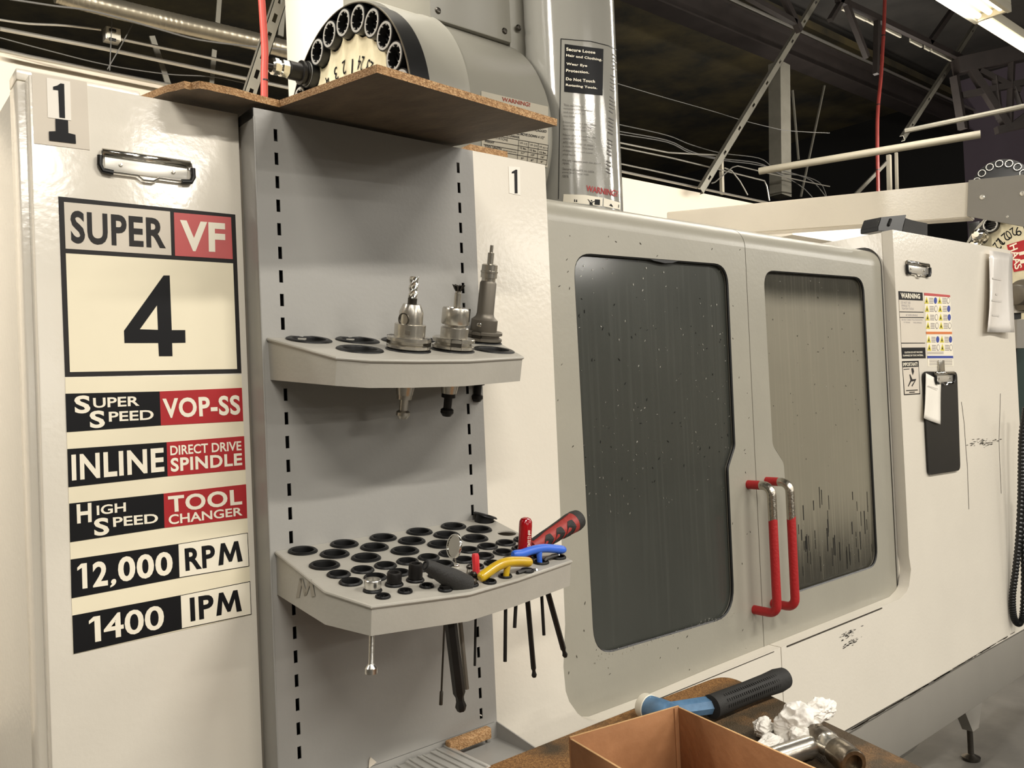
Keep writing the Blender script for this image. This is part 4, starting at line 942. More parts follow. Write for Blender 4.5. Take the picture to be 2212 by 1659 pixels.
nv = (dirc-sidev*.12).normalized(); uax = (b-a).normalized(); org = a+nv*.0101-sidev*.0005; sv = nv.cross(uax)
text([('BONDHUS 2.5 4mm', [(0, 0), (1, 0), (1, 1), (0, 1)])], lambda x, y: org+uax*(L*.22+L*.5*x)+sv*(.0022-.0044*(1-y))-sv*.004, M_letter, root)
rod_to(root, a, (1154.4, 1464), y0, .0036, M_oxide, ball=.0038)
# red and black grip
y0 = Yr((1150, 1196))
root = tool('grip_hex_key', (1150, 1196), y0, 'red and black soft grip tool leaning out at right of lower shelf', 'hand tool', GK)
a, b = aty(1152, 1180, y0), aty(1246, 1123, y0+.01)
ax = (b-a); L = ax.length; M = axisM(a, ax)
prof = [(0, -.004), (.0080, -.003), (.0098, .004), (.0112, L*.25), (.0124, L*.5), (.0146, L*.8), (.0152, L*.88)]
gr = obj('handle', LT(prof, M, 28, cap=False), M_redgrip, root)
obj('end_cap', LT([(.0153, L*.88), (.0156, L*.95), (.0142, L*1.03), (.009, L*1.07), (0, L*1.08)], M, 28), M_rubber, root)
cdir = (M.inverted().to_3x3() @ (CAM-a)); a0_ = math.atan2(cdir.y, cdir.x); upl = M.inverted().to_3x3() @ Vector((0, 0, 1)); au = math.atan2(upl.y, upl.x); sg = 1 if ((au-a0_+math.pi) % (2*math.pi)-math.pi) > 0 else -1
def rr_at(z):
    for (r1, z1), (r2, z2) in zip(prof, prof[1:]):
        if z1 <= z <= z2: return r1+(r2-r1)*(z-z1)/(z2-z1)
    return .0152
def patch(poly, name):
    bm = bmesh.new(); P2 = round_poly(poly, .12, 4)
    vs = [bm.verts.new((x, y, 0)) for x, y in P2]; es = [bm.edges.new((vs[i], vs[(i+1) % len(vs)])) for i in range(len(vs))]
    bmesh.ops.triangle_fill(bm, use_beauty=True, edges=es); bmesh.ops.subdivide_edges(bm, edges=[e for e in bm.edges], cuts=3)
    for v in bm.verts:
        z = v.co.x*L; t = a0_+sg*v.co.y; r = rr_at(z)+.0007; v.co = M @ Vector((r*math.cos(t), r*math.sin(t), z))
    obj(name, bm, M_rubber, root)
patch([(-.0, .6), (.3, .95), (.86, 1.05), (.86, 1.7), (-.0, 1.7)], 'grip_inlay')
for x in (.16, .40, .64): patch([(x-.10, -1.5), (x+.06, -1.5), (x+.16, -.55), (x+.13, .30), (x+.05, .38), (x-.0, .0)], 'grip_inlay')
rod_to(root, aty(1160, 1195, y0-.02), (1222, 1420), y0-.02, .0040, M_oxide, ball=.0040)
# small red rod
y0 = Yr((1028, 1238))
root = tool('screwdriver', (1028, 1238), y0, 'small slim red handled driver between yellow key and round mirror', 'screwdriver', GK)
a, b = aty(1029, 1240, y0), aty(1026.5, 1196, y0); L = (b-a).length
obj('handle', LT([(.004, 0), (.0048, .002), (.0048, L-.003), (.0038, L), (0, L)], axisM(a, b-a), 8), M_pink, root)
rod_to(root, a, (1025.6, 1438), y0, .0017, M_oxide)
# inspection mirror
y0 = Yr((987, 1224))
root = tool('inspection_mirror', (987, 1224), y0, 'small round inspection mirror on thin rod above lower shelf', 'mirror', GK)
c = aty(981, 1180, y0); vdir = (CAM-c).normalized(); nrm = (Matrix.Rotation(R_(-57), 3, 'Z') @ vdir); nrm.z += .05; nrm.normalize()
M = axisM(c, nrm)
obj('mirror_rim', LT([(.0158, -.0015), (.0162, 0), (.0158, .0016), (.0142, .0016), (.0142, .0004)], M, 36, cap=False), M_chrome, root)
obj('mirror_glass', LT([(0, -.0012), (.0143, -.0012), (.0143, .0006), (0, .0006)], M, 36), mat('mirror_silver', (200, 196, 186), .12, 1), root)
e = aty(986, 1223, y0)
obj('stem', TB([c-Vector((0, 0, .015)), (c+e)/2-Vector((0, 0, .006)), e], .0010, 8), M_steel, root)
bm = bmesh.new(); bmesh.ops.create_icosphere(bm, subdivisions=2, radius=.0040, matrix=Matrix.Translation(e)); obj('ball_joint', bm, M_chrome, root)
bm = bmesh.new(); tube(bm, [e, aty(972, 1290, y0), aty(960, 1346, y0), aty(953.5, 1495, y0)], .0013, 8); obj('rod', bm, M_steeld, root)
obj('rod_tip', LT([(.0020, 0), (.0024, .001), (.0024, .017), (0, .018)], axisM(aty(953.6, 1493, y0), aty(952.6, 1513, y0)-aty(953.6, 1493, y0)), 10), M_steeld, root)
# silver file
y0 = Yr((1012, 1246))
root = tool('needle_file', (1014, 1240), y0, 'thin silver rod file hanging behind the big black hex key', 'file', GK)
obj('shank', TB([aty(1013, 1226, y0), aty(1000, 1290, y0), aty(994, 1345, y0)], .0022, 8), M_steel, root)
rod_to(root, aty(994, 1342, y0), (1008.5, 1488), y0, .0030, M_gun, 'file_blade')
bm = bmesh.new(); bmesh.ops.create_icosphere(bm, subdivisions=2, radius=.0036, matrix=Matrix.Translation(aty(1013, 1225, y0))); obj('knob', bm, M_steeld, root)
# black L keys lying in their holes
for P, rodpx, lab, r_ in (([(1118, 1238), (1132, 1233), (1146, 1233.5), (1157, 1233)], (1111.6, 1356), 'short black bent hex key lying just right of the yellow key', .0033), ([(1176, 1212), (1180, 1207), (1192, 1203), (1206, 1199)], None, 'black bent hex key under the blue handle', .0028)):
    y0 = Yr((P[0][0], P[0][1]+2)); root = tool('hex_key', P[0], y0, lab, 'hex key', GK)
    obj('short_arm', TB([aty(x, y, y0) for x, y in P], r_, 6), M_oxide, root)
    e = aty(*P[-1], y0); d = e-aty(*P[-2], y0); obj('ground_end', LT([(r_*1.02, 0), (r_*1.02, .0018), (r_*.6, .0022), (0, .0022)], axisM(e-d.normalized()*.001, d), 6), M_chrome, root)
    if rodpx: rod_to(root, aty(*P[0], y0), rodpx, y0, .0024, M_oxide, 'long_arm')
    else: rod_to(root, aty(*P[0], y0), (1176, 1240), y0, .0026, M_oxide, 'long_arm')
# screws
root = thing('knurled_screw', lower.P(.500, .211, 0), 'shiny aluminium knurled screw at left front of lower shelf', 'screw')
M = lower.M(.500, .211, .0035)
bm = bmesh.new(); lathe(bm, [(.0094, 0), (.0099, .0008), (.0099, .0102), (.0092, .0110), (.0078, .0110), (.0072, .004), (0, .004)], M, 40); obj('screw_head', bm, M_alu, root)
e = aty(802, 1432, M.translation.y+.004); d = (e-M.translation); obj('rod', LT([(.0033, 0), (.0033, d.length), (.0045, d.length+.002), (.0074, d.length+.0055), (.0074, d.length+.012), (.004, d.length+.012), (.003, d.length+.006), (0, d.length+.006)], axisM(M.translation, d), 20), M_alu, root)
for uv, h, rr, lab, tail in (((.5325, .2065), .0125, .0090, 'shorter black socket head screw standing in lower shelf', .03), ((.563, .2065), .0185, .0088, 'taller black socket head screw beside big black handle', .05)):
    root = thing('socket_screw', lower.P(*uv, 0), lab, 'screw', 'black socket screws in the lower shelf'); M = lower.M(*uv, .0035)
    obj('screw_head', LT([(rr, 0), (rr, h*.86), (rr*.9, h), (rr*.62, h), (rr*.5, h*.6), (0, h*.6)], M, 24), M_oxide, root)
    obj('shank', LT([(.0052, 0), (.0052, -tail), (.0044, -tail-.003), (0, -tail-.003)], M, 16), M_oxide, root)
for p, lab in (((1020, 1250), 'upper small chrome stud beside the big black handle'), ((1020, 1266), 'lower small chrome stud beside the big black handle')):
    c = lower.hit(p); o = obj('steel_stud', LT([(.0030, -.02), (.0030, .003), (.0046, .004), (.0048, .007), (.0030, .009), (0, .009)], Matrix.Translation(c) @ Matrix.Rotation(lower.th, 4, 'X') @ Matrix.Rotation(R_(12), 4, 'Y'), 12), M_steeld)
    tag(o, lab, 'screw', 'chrome studs in the lower shelf')

# ================================================================== particle board on top
ph = R_(8.4); nb = Vector((0, -math.sin(ph), math.cos(ph))); pb0 = aty(603, 231.5, -.002)
ub = lambda x, y: pl(x, y, pb0, nb)
fr = [ub(*p) for p in ((348, 204), (362, 199), (380, 196), (398, 191), (412, 194), (430, 191), (450, 194), (470, 199), (506, 206), (560, 221), (603, 231.5), (814, 157), (1203, 272), (995.8, 313))]
bx = fr[-1].x
def onb(x, y): return Vector((x, y, pb0.z+(y-pb0.y)*math.tan(ph)))
loop = fr + [onb(bx+.002, .34), onb(fr[0].x+.04, .34), onb(fr[0].x-.005, .16)]
bm = bmesh.new(); thin(bm, loop, nb*.0095)
bd = obj('particle_board', bm, None, None, smooth=0, mats=[M_pb, M_pbface])
for f in bd.data.polygons:
    if abs(f.normal.dot(nb)) > .9: f.material_index = 1
tag(bd, 'broken particle board sheet jutting out over the slotted panel', 'board')
a, b = aty(1020, 326, .06), aty(1091, 342, .06)
o = obj('board_offcut', BX(a.x-.01, b.x, .052, .2, ztop+.001, ztop+.0125, bevel=.0008), M_pb); tag(o, 'small particle board strip lying on top of white numbered panel', 'board')

# ================================================================== clipboard, note, plastic sleeve
a = aty(1989, 803, YF); b = aty(2069, 1015, YF)
P = [xz(p) for p in ((1989.2, 802.5), (2062, 803.5), (2069, 1015.5), (2001, 1026))]
cb = thing('clipboard', ((P[0][0]+P[1][0])/2, YF-.003, P[2][1]), 'black clipboard hanging on the right white cabinet', 'clipboard')
obj('board', PLT(round_poly(P, .02), [], YF-.008, YF-.0045, XZ), M_black, cb)
a, b = aty(2010, 804, YF), aty(2052, 806, YF)
clip(cb, 'clip', (a+b)/2+Vector((0, -.0085, -.004)), (b-a).x*.95)
obj('hanger', BX((a.x+b.x)/2-.02, (a.x+b.x)/2+.02, YF-.006, YF-.001, a.z-.004, a.z+.035, bevel=.001), M_steel, cb)
def curled(name, quad, un, m, label, cat, nx=6, ny=10, amp=.004, th=.0004):
    bm = bmesh.new(); g = []
    for j in range(ny+1):
        t = j/ny; row = []
        for i in range(nx+1):
            s = i/nx; x = (quad[0][0]*(1-s)+quad[1][0]*s)*(1-t)+(quad[3][0]*(1-s)+quad[2][0]*s)*t; y = (quad[0][1]*(1-s)+quad[1][1]*s)*(1-t)+(quad[3][1]*(1-s)+quad[2][1]*s)*t
            p = un(x, y); p.y -= amp*(.5+.5*math.sin(2.4*s*2+t*3.1))*(.3+t); row.append(bm.verts.new(p))
        g.append(row)
    for j in range(ny):
        for i in range(nx): bm.faces.new((g[j][i], g[j][i+1], g[j+1][i+1], g[j+1][i]))
    o = obj(name, bm, m); o.modifiers.new('solid', 'SOLIDIFY').thickness = th
    if label: tag(o, label, cat)
    return o
note = curled('paper_note', [(1999.5, 806), (2033, 824), (2027.5, 917), (1993.5, 903)], us(.0098), M_paper, 'white paper note clipped to black clipboard', 'note')
un_ = us(.0148)
text([('No.  Tool', [(2004, 830), (2026, 838), (2026, 843), (2004, 835)], .0), ('1  .5', [(2003, 856), (2013, 860), (2013, 864), (2003, 860)], .0), ('2  .25', [(2001, 868), (2011, 872), (2011, 876), (2001, 872)], .0), ('6', [(2016, 885), (2020, 886), (2020, 890), (2016, 889)], .0)][:0] or [('-', [(2004, 833), (2026, 840), (2026, 841), (2004, 834)], .0)], un_, M_textg, note)
sl = curled('document_sleeve', [(2136, 541), (2188, 549), (2181, 719), (2127, 717.5)], us(.012), M_sleeve, 'clear plastic sleeve with white sheet on right white cabinet', 'document', amp=.012)
SQ = [(2136, 541), (2188, 549), (2181, 719), (2127, 717.5)]
def sleeve_pt(a, t):
    x = (SQ[0][0]*(1-a)+SQ[1][0]*a)*(1-t)+(SQ[3][0]*(1-a)+SQ[2][0]*a)*t; y = (SQ[0][1]*(1-a)+SQ[1][1]*a)*(1-t)+(SQ[3][1]*(1-a)+SQ[2][1]*a)*t
    p = us(.0135)(x, y); p.y -= .012*(.5+.5*math.sin(2.4*a*2+t*3.1))*(.3+t); return p
M_fp = mat('faint_print', (198, 192, 184), .7)
for a_, b_, t_0 in ((.12, .55, .33), (.30, .42, .52), (.12, .62, .60), (.22, .55, .78)):
    bm = bmesh.new(); g = [[bm.verts.new(sleeve_pt(a_+(b_-a_)*i/6, t_0+d_)) for i in range(7)] for d_ in (0, .022)]
    for i in range(6): bm.faces.new((g[0][i], g[0][i+1], g[1][i+1], g[1][i]))
    obj('print_line', bm, M_fp, sl, smooth=0)

# ================================================================== workbench and what lies on it
ZB = .965
tbl = thing('workbench', (1.0, -.5, 0), 'small bench topped with worn oily particle board in the foreground', 'workbench')
T = [atz(x, y, ZB) for x, y in ((1051, 1655), (1300, 1558), (1521, 1472))]
c0, c1, c2 = atz(1566, 1456, ZB), atz(1811, 1581, ZB), atz(1993, 1659, ZB)
d = (c2-c1).normalized(); c3 = c2+d*.35
tp = round_poly([(T[0].x-.22, T[0].y), (T[1].x, T[1].y), (c0.x, c0.y+.0), (c2.x, c2.y), (c3.x, c3.y), (T[0].x-.22, c3.y)], [0, 0, .035, 0, 0, 0], 8)
o = obj('bench_top', PLT(tp, [], ZB-.022, ZB, lambda u, v, w: Vector((u, v, w))), None, tbl, smooth=0, mats=[M_pbtop, M_pb])
for f in o.data.polygons:
    if abs(f.normal.z) < .5: f.material_index = 1
for x in (T[0].x-.17, 1.05):
    for y in (-.16, c3.y+.1): obj('leg', BX(x, x+.04, y-.04, y, 0, ZB-.0225, bevel=.002), M_steeld, tbl)
# cardboard box
ZR = 1.06
A, B, C_, D_ = [atz(*p, ZR) for p in ((1464, 1523), (1228, 1591), (1710, 1659), (1308, 1657))]
ex = (B-A).normalized(); wx = (B-A).length; ey = Vector((-ex.y, ex.x, 0)); 
if ey.dot(C_-A) < 0: ey = -ey
wy = .27; t_ = .0035
bxr = thing('cardboard_box', (A+ex*wx/2+ey*wy/2).to_tuple()[:2]+(ZB,), 'open brown cardboard box on the bench in the foreground', 'box')
Bm = Matrix(((ex.x, ey.x, 0, A.x), (ex.y, ey.y, 0, A.y), (0, 0, 1, ZB+.001), (0, 0, 0, 1))); hh = ZR-ZB-.001
for nm, a in (('back_wall', (0, wx, 0, t_, 0, hh)), ('right_wall', (0, t_, t_, wy, 0, hh-.001)), ('left_wall', (wx-t_, wx, t_, wy, 0, hh-.002)), ('front_wall', (0, wx, wy, wy+t_, 0, hh)), ('bottom', (t_, wx-t_, t_, wy, 0, t_))):
    w = obj(nm, BX(*a, bevel=.0008), None, bxr, Bm, mats=[M_card, M_cardt])
    for f in w.data.polygons:
        if f.center.z > hh-.0042 and f.normal.z > .7: f.material_index = 1
obj('corner_fold', BX(t_, t_+.007, t_, t_+.002, t_, hh-.001, bevel=.0008), M_card, bxr, Bm)
# blue dead-blow hammer
HZ = ZB+.0215
p0 = atz(1388, 1523, HZ); g1 = atz(1690, 1466, HZ+.004); g0 = atz(1536, 1527, HZ+.002)
ax = (g1-g0).normalized(); hp = Vector((ax.y, -ax.x, 0)).normalized()
if hp.y > 0: hp = -hp
ham = thing('hammer', p0, 'blue soft faced hammer with black rubber grip behind the box', 'hammer')
HM = axisM(p0, hp)
obj('hammer_face', LT([(0, 0), (.0150, 0), (.0196, .002), (.0205, .005), (.0205, .016), (.0190, .0175), (0, .0175)], HM, 32), M_nylon, ham)
obj('hammer_head', LT([(.0196, .0172), (.0198, .034), (.0205, .036), (.0205, .056), (.0190, .060), (0, .060)], HM, 32), M_hblue, ham)
hc = p0+hp*.040; hw = g0-hc
bm = bmesh.new(); tube(bm, [hc, g0+ax*.02], [.0150, .0168], 8, flat=.9); obj('handle_neck', bm, M_hblue, ham, smooth=20)
L = (g1-g0).length; gm = axisM(g0, g1-g0)
obj('grip', LT([(.0150, -.001), (.0190, .0), (.0186, .02), (.0178, L*.45), (.0184, L*.75), (.0200, L*.92), (.0180, L*1.02), (.010, L*1.06), (0, L*1.065)], gm, 28), M_rubber, ham)
up_l = gm.inverted().to_3x3() @ (CAM-g0); a_ = math.atan2(up_l.y, up_l.x)
bm = bmesh.new()
for rowa in (-.5, .0, .5):
    for i in range(26):
        z = L*(.12+.74*i/26); r = .0186; box(bm, r-.0008, r+.0009, -.0022, .0022, z, z+.0016, gm @ Matrix.Rotation(a_+rowa, 4, 'Z'))
o = obj('grip_ribs', bm, M_rubber, ham); o['kind'] = 'stuff'
# steel hammer
SZ = ZB+.0175
s0, s1 = atz(1640, 1648, SZ), atz(1752, 1611, SZ+.001)
ax = (s1-s0).normalized(); ham2 = thing('steel_hammer', s1, 'worn all steel hammer lying beside crumpled white paper towel', 'hammer')
st = s0-ax*.075
obj('handle', LT([(0, 0), (.012, 0), (.0150, .004), (.0152, (s1-st).length-.02), (.0160, (s1-st).length-.006), (.0130, (s1-st).length+.004), (.0110, (s1-st).length+.02)], axisM(st, ax), 28), M_steel, ham2)
h0, h1 = atz(1758, 1582, SZ+.008), atz(1845, 1651, SZ+.004)
hx = (h1-h0); L = hx.length
obj('hammer_head', LT([(0, -.008), (.008, -.007), (.0125, -.002), (.0168, L*.18), (.0180, L*.36)], axisM(h0, hx), 28), M_worn, ham2)
obj('head_band', LT([(.0181, L*.36), (.0165, L*.40), (.0165, L*.56), (.0190, L*.60)], axisM(h0, hx), 28, cap=False), M_steel, ham2)
obj('socket_end', LT([(.0190, L*.60), (.0196, L*.70), (.0192, L*.98), (.0178, L*1.0), (.0125, L*1.0), (.0115, L*.9), (0, L*.9)], axisM(h0, hx), 28), M_worn, ham2)
o_ = h0+hx*.16+Vector((0, 0, .0150)); obj('peened_pin', LT([(.006, -.002), (.006, .0012), (.0045, .002), (0, .0022)], axisM(o_, (-.1, -.25, 1)), 18), M_worn, ham2)
# crumpled paper towel
def lump(bm, c, r, sq, seed, amp=.5):
    res = bmesh.ops.create_icosphere(bm, subdivisions=6, radius=1)
    ridge = lambda q: 1-2*abs(noise.noise(q))
    for v in res['verts']:
        d = v.co.normalized(); q = Vector((d.x*1.1, d.y*1.1, d.z*1.5))+Vector((seed, seed*.7, -seed))
        w = q+Vector((noise.noise(q*1.7), noise.noise(q*1.7+Vector((5, 2, 1))), 0))*.35
        f = .92+amp*noise.noise(q*.9)+.20*ridge(w*1.3)+.075*ridge(w*2.9)
        v.co = Vector(c)+Vector((d.x*sq[0], d.y*sq[1], d.z*sq[2]))*r*f
tw = thing('paper_towel', atz(1725, 1600, ZB), 'crumpled white paper towel on the oily end of bench', 'paper towel')
zc = ZB+.028
bm = bmesh.new(); lump(bm, atz(1722, 1562, zc), .026, (1.1, 1.0, .95), 3.1); obj('towel_lump', bm, M_tissue, tw, smooth=70)
bm = bmesh.new(); lump(bm, atz(1772, 1540, zc+.01)+Vector((0, 0, .004)), .026, (1.25, .6, .62), 8.3); obj('towel_flap', bm, M_tissue, tw, smooth=70)
bm = bmesh.new(); lump(bm, atz(1652, 1571, ZB+.016), .018, (1.1, .8, .72), 5.7); obj('towel_lump', bm, M_tissue, tw, smooth=70)
bm = bmesh.new(); lump(bm, atz(1662, 1606, ZB+.013), .017, (1.5, .7, .62), 12.2); obj('towel_lump', bm, M_tissue, tw, smooth=70)
bm = bmesh.new(); lump(bm, atz(1738, 1598, ZB+.016), .022, (1.0, .9, .72), 15.5); obj('towel_lump', bm, M_tissue, tw, smooth=70)
# aluminium bars and a board offcut in the tray
labs = ['leftmost', 'second', 'third', 'fourth', 'rightmost']
for i, (px, py) in enumerate(((838, 1662), (866, 1648), (893, 1640), (922, 1628), (950, 1617))):
    p = atz(px, py, ZB); w = .0165
    root = thing('aluminium_bar', (p.x, p.y, zt_), ['leftmost aluminium bar in the tray below the slotted panel', 'second aluminium bar from the left in the tray', 'middle aluminium bar of five in the tray', 'fourth aluminium bar from the left in the tray', 'rightmost aluminium bar in the tray beside wood offcut'][i], 'metal bar', 'aluminium bars in the tray')
    yb_ = min(p.y, -.004); M = Matrix.Translation((p.x, yb_, zt_+.0005)) @ Matrix.Rotation(R_(random.uniform(-2, 2)), 4, 'Z')
    h_ = ZB-zt_+random.uniform(-.002, .002)
    obj('bar', BX(-w*.90, w*.90, -.105, 0, 0, h_, bevel=.0012), M_bar, root, M)
    for s in (-.45, .45): obj('rib', BX(w*s-.0018, w*s+.0018, -.1052, -.0006, h_, h_+.0022, bevel=.0006), M_bar, root, M)
a, b = atz(966, 1612, ZB+.004), atz(1046, 1578, ZB+.004)
a = Vector((a.x, -.006, 0)); b = Vector((b.x, -.006, 0))
bm = BX(a.x, .814, -.020, -.006, ZB-.006, ZB+.012, bevel=.0025)
o = obj('wood_offcut', bm, M_pb); tag(o, 'rough particle board stick lying along the back of tray', 'board')
p = atz(1024, 1644, ZB); o = obj('aluminium_block', BX(p.x-.010, p.x+.008, p.y-.006, p.y+.008, zt_+.0005, ZB-.004, bevel=.001), M_alu); tag(o, 'tiny aluminium block at right end of the tray', 'metal block')

# ================================================================== second machine to the right
m2 = thing('milling_machine', (4.4, .6, 0), 'second machining centre beyond the right cabinet, with white beam and red logo dial', 'machine')
bp_ = att(2093, 430, 3.37); bn = Vector((.98, .2, 0)).normalized()
ub2 = lambda e=0: (lambda x, y: pl(x, y, bp_-bn*e, bn))
def slab(name, pxs, un, th, m, parent, d=None, bevel=0):
    bm = bmesh.new(); thin(bm, [un(*p) for p in pxs], (d or bn)*th)
    if bevel: bmesh.ops.bevel(bm, geom=list(bm.edges), offset=bevel, segments=2, affect='EDGES')
    return obj(name, bm, m, parent, smooth=30)
slab('side_beam', [(1440, 458), (2095, 393), (2095, 470), (1440, 516)], ub2(), .10, M_white, m2, bevel=.004)
ep = slab('end_plate', [(2092, 389), (2240, 374), (2240, 495), (2089, 467)], ub2(.012), .008, M_base, m2, bevel=.001)
for px, r in (((2122, 426), .0105), ((2209, 418), .0105), ((2176, 468), .005)):
    p = ub2(.012)(*px); obj('button_screw', LT([(r, 0), (r*.85, r*.4), (r*.5, r*.55), (r*.42, r*.55), (r*.4, r*.2), (0, r*.2)], axisM(p, -bn), 16), M_plate, ep)
X2 = 4.87
c2 = atx(2233, 577, X2)
DM2 = lambda x: axisM((x, c2.y, c2.z), (-1, 0, 0), (0, -1, 0))
car2 = obj('tool_carousel', LT([(0, -.03), (RC, -.03), (RC, 0), (0, .004)], DM2(X2), 64), M_black, m2)
obj('dial_plate', LT([(0, .0042), (RR-.022, .0042), (RR-.022, .0075), (0, .0075)], DM2(X2), 72), M_dial, car2, smooth=20)
q = atx(2141, 486, X2-.02); th0 = math.atan2(c2.y-q.y, q.z-c2.z)
for i in range(24):
    th = -th0+R_(15*i)
    th = math.atan2(-(c2.y-q.y)*-1, q.z-c2.z)*-1+R_(15*i)
    lx, ly = (RR*math.sin(th0+R_(15*i)), RR*math.cos(th0+R_(15*i)))
    Mp = DM2(X2-.006) @ Matrix.Translation((-lx*1, ly, 0)) if False else DM2(X2-.006) @ Matrix.Translation((-(q.y-c2.y)*math.cos(R_(15*i))-(q.z-c2.z)*math.sin(R_(15*i)), (q.z-c2.z)*math.cos(R_(15*i))-(q.y-c2.y)*math.sin(R_(15*i)), 0))
    dup(pocket, car2, Mp); dup(prim, car2, Mp)
for i, px in (('19', (2204, 498)), ('20', (2184, 504)), ('21', (2169, 515)), ('22', (2158, 527))):
    p = atx(*px, X2-.0085); dy, dz = p.y-c2.y, p.z-c2.z; r = math.hypot(dy, dz); n = Vector((0, dy/r, dz/r)); u = -n; s_ = Vector((0, n.z, -n.y))
    text([(i, [(-.024, .024), (.024, .024), (.024, -.024), (-.024, -.024)])], lambda x, y, p=p, s_=s_, u=u: p+s_*x+u*y, M_ink, car2, bold=.0)
ux2 = lambda e: (lambda x, y: atx(x, y, X2-e))
decal('dial_emblem', [[(2174.6, 529.5), (2184, 526.5), (2206, 519.8), (2240, 512), (2246, 578), (2190, 587.5)]], ux2(.0085), M_red, car2, nrm=(-1, 0, 0))
text([('HAAS', [(2196, 524), (2208, 578), (2193, 583), (2180, 531)], .02)], ux2(.0098), M_letter, car2)
decal('emblem_stroke', [[(2201, 545), (2238, 536), (2239, 543), (2202, 552)], [(2203, 562), (2240, 554), (2241, 562), (2204, 570)]], ux2(.0096), M_letter, car2, nrm=(-1, 0, 0))
for px, r in (((2122.5, 509), .030), ((2113, 531), .026)):
    p = atx(*px, X2-.03); obj('carousel_tool', LT([(r*1.15, 0), (r*1.15, .012), (r*.8, .014), (r*.8, .04), (r, .042), (r*.95, .07), (r*.5, .085), (0, .085)], axisM(p, (-1, 0, 0)), 24), M_chrome, car2)
obj('carousel_cover', LT([(RC-.05, .0), (RC+.03, 0), (RC+.03, .5), (0, .5)], axisM((X2+.04, c2.y, c2.z), (1, 0, 0)), 48), M_drum, m2)
p = att(2108, 500, 4.6); obj('motor_block', BX(p.x-.02, p.x+.05, p.y-.03, p.y+.03, p.z-.06, p.z+.05, bevel=.004), M_black, m2)
# spindle knob, bracket, panel at the very edge
p = att(2192, 637, 3.75)
obj('spindle_knob', LT([(0, 0), (.028, 0), (.044, .006), (.046, .012), (.046, .020), (.040, .022), (.040, .028), (.046, .030), (.046, .046), (.07, .05), (.074, .07), (.074, .16), (0, .16)], axisM(p, (.97, -.24, 0)), 32), M_gun, m2)
obj('draw_pin', LT([(.006, 0), (.006, .035), (0, .035)], axisM(att(2177, 649, 3.72), (.97, -.24, 0)), 12), M_steel, m2)
fwd = Vector((0, 1, 0))
slab('bracket', [(2182, 660), (2235, 658), (2235, 674), (2180, 676)], lambda x, y: att(x, y, 3.8), .05, M_white2, m2, fwd)
slab('dark_panel', [(2187, 672), (2206, 672), (2206, 689), (2197, 690), (2197, 935), (2188, 935)], lambda x, y: att(x, y, 3.82), .04, M_black, m2, fwd)
slab('green_panel', [(2191, 690), (2240, 690), (2240, 1400), (2196, 1400)], lambda x, y: att(x, y, 3.9), .04, M_green, m2, fwd)
slab('grey_housing', [(2197, 690), (2240, 690), (2240, 752), (2197, 752)], lambda x, y: att(x, y, 3.78), .03, M_base, m2, fwd)
# second dial further off, above the end plate
m3 = thing('tool_carousel', att(2162, 402, 7.2), 'dark round tool carousel far off above the grey end plate', 'tool carousel')
M3 = axisM(att(2162, 402, 7.2), (-.98, -.2, 0), (0, 0, 1))
obj('dial', LT([(0, -.03), (.225, -.03), (.225, .004), (0, .012)], M3, 40), M_black, m3)
obj('dial_cover', LT([(.0, .0), (.23, 0), (.23, -.3), (0, -.3)], M3, 40), M_rubber, m3)
for i in range(16):
    Mp = M3 @ Matrix.Rotation(math.pi*2*i/16, 4, 'Z') @ Matrix.Translation((.19, 0, .006)) @ Matrix.Scale(.85, 4)
    dup(pocket, m3, Mp); dup(prim, m3, Mp)
# black corrugated hose
hp_ = [(2216, 880), (2208, 940), (2206, 1010), (2205, 1080), (2201, 1160), (2194, 1230), (2187, 1290), (2190, 1333), (2201, 1347), (2210, 1325), (2213, 1250), (2211, 1160), (2214, 1060)]
P = spline([att(x, y, 2.84) for x, y in hp_], 26); rad = [.0115 if i % 3 else .0088 for i in range(len(P))]
o = obj('corrugated_hose', TB(P, rad, 10), M_black, smooth=20); tag(o, 'black corrugated hose looping down at the right edge', 'hose')
# black housing on the right cabinet, white cover behind it
hb = thing('black_housing', aty(1950, 500, .22), 'black plastic housing sitting on top of the right white cabinet', 'housing')
slab('housing_front', [(1897, 499), (1897, 489), (1904, 469), (1959, 463.6), (1950, 486), (1949, 503)], lambda x, y: aty(x, y, .20), .06, M_black, hb, fwd, bevel=.002)
slab('housing_body', [(1948, 503), (1956, 470), (1968, 475), (2004, 482), (2004, 511)], lambda x, y: aty(x, y, .23), .06, M_rubber, hb, fwd, bevel=.002)
obj('housing_slot', TB([aty(1919, 487, .199), aty(1924, 474, .199)], .005, 8), M_dark, hb)
a, b = aty(1700, 492, 1.35), aty(1889, 505, 1.35)
obj('rear_cover', BX(a.x, b.x, 1.32, 1.6, b.z-.1, aty(1889, 490, 1.35).z), M_white2, mm)

# ================================================================== services under the roof
def run(name, pxs, un, r, m, label, cat, group=None, n=8, k=0, parent=None):
    P = [un(*p) for p in pxs]
    if k: P = spline(P, k)
    o = obj(name, TB(P, r, n), m, parent)
    if label: tag(o, label, cat, group)
    return o
yb3 = lambda Y: (lambda x, y: aty(x, y, Y))
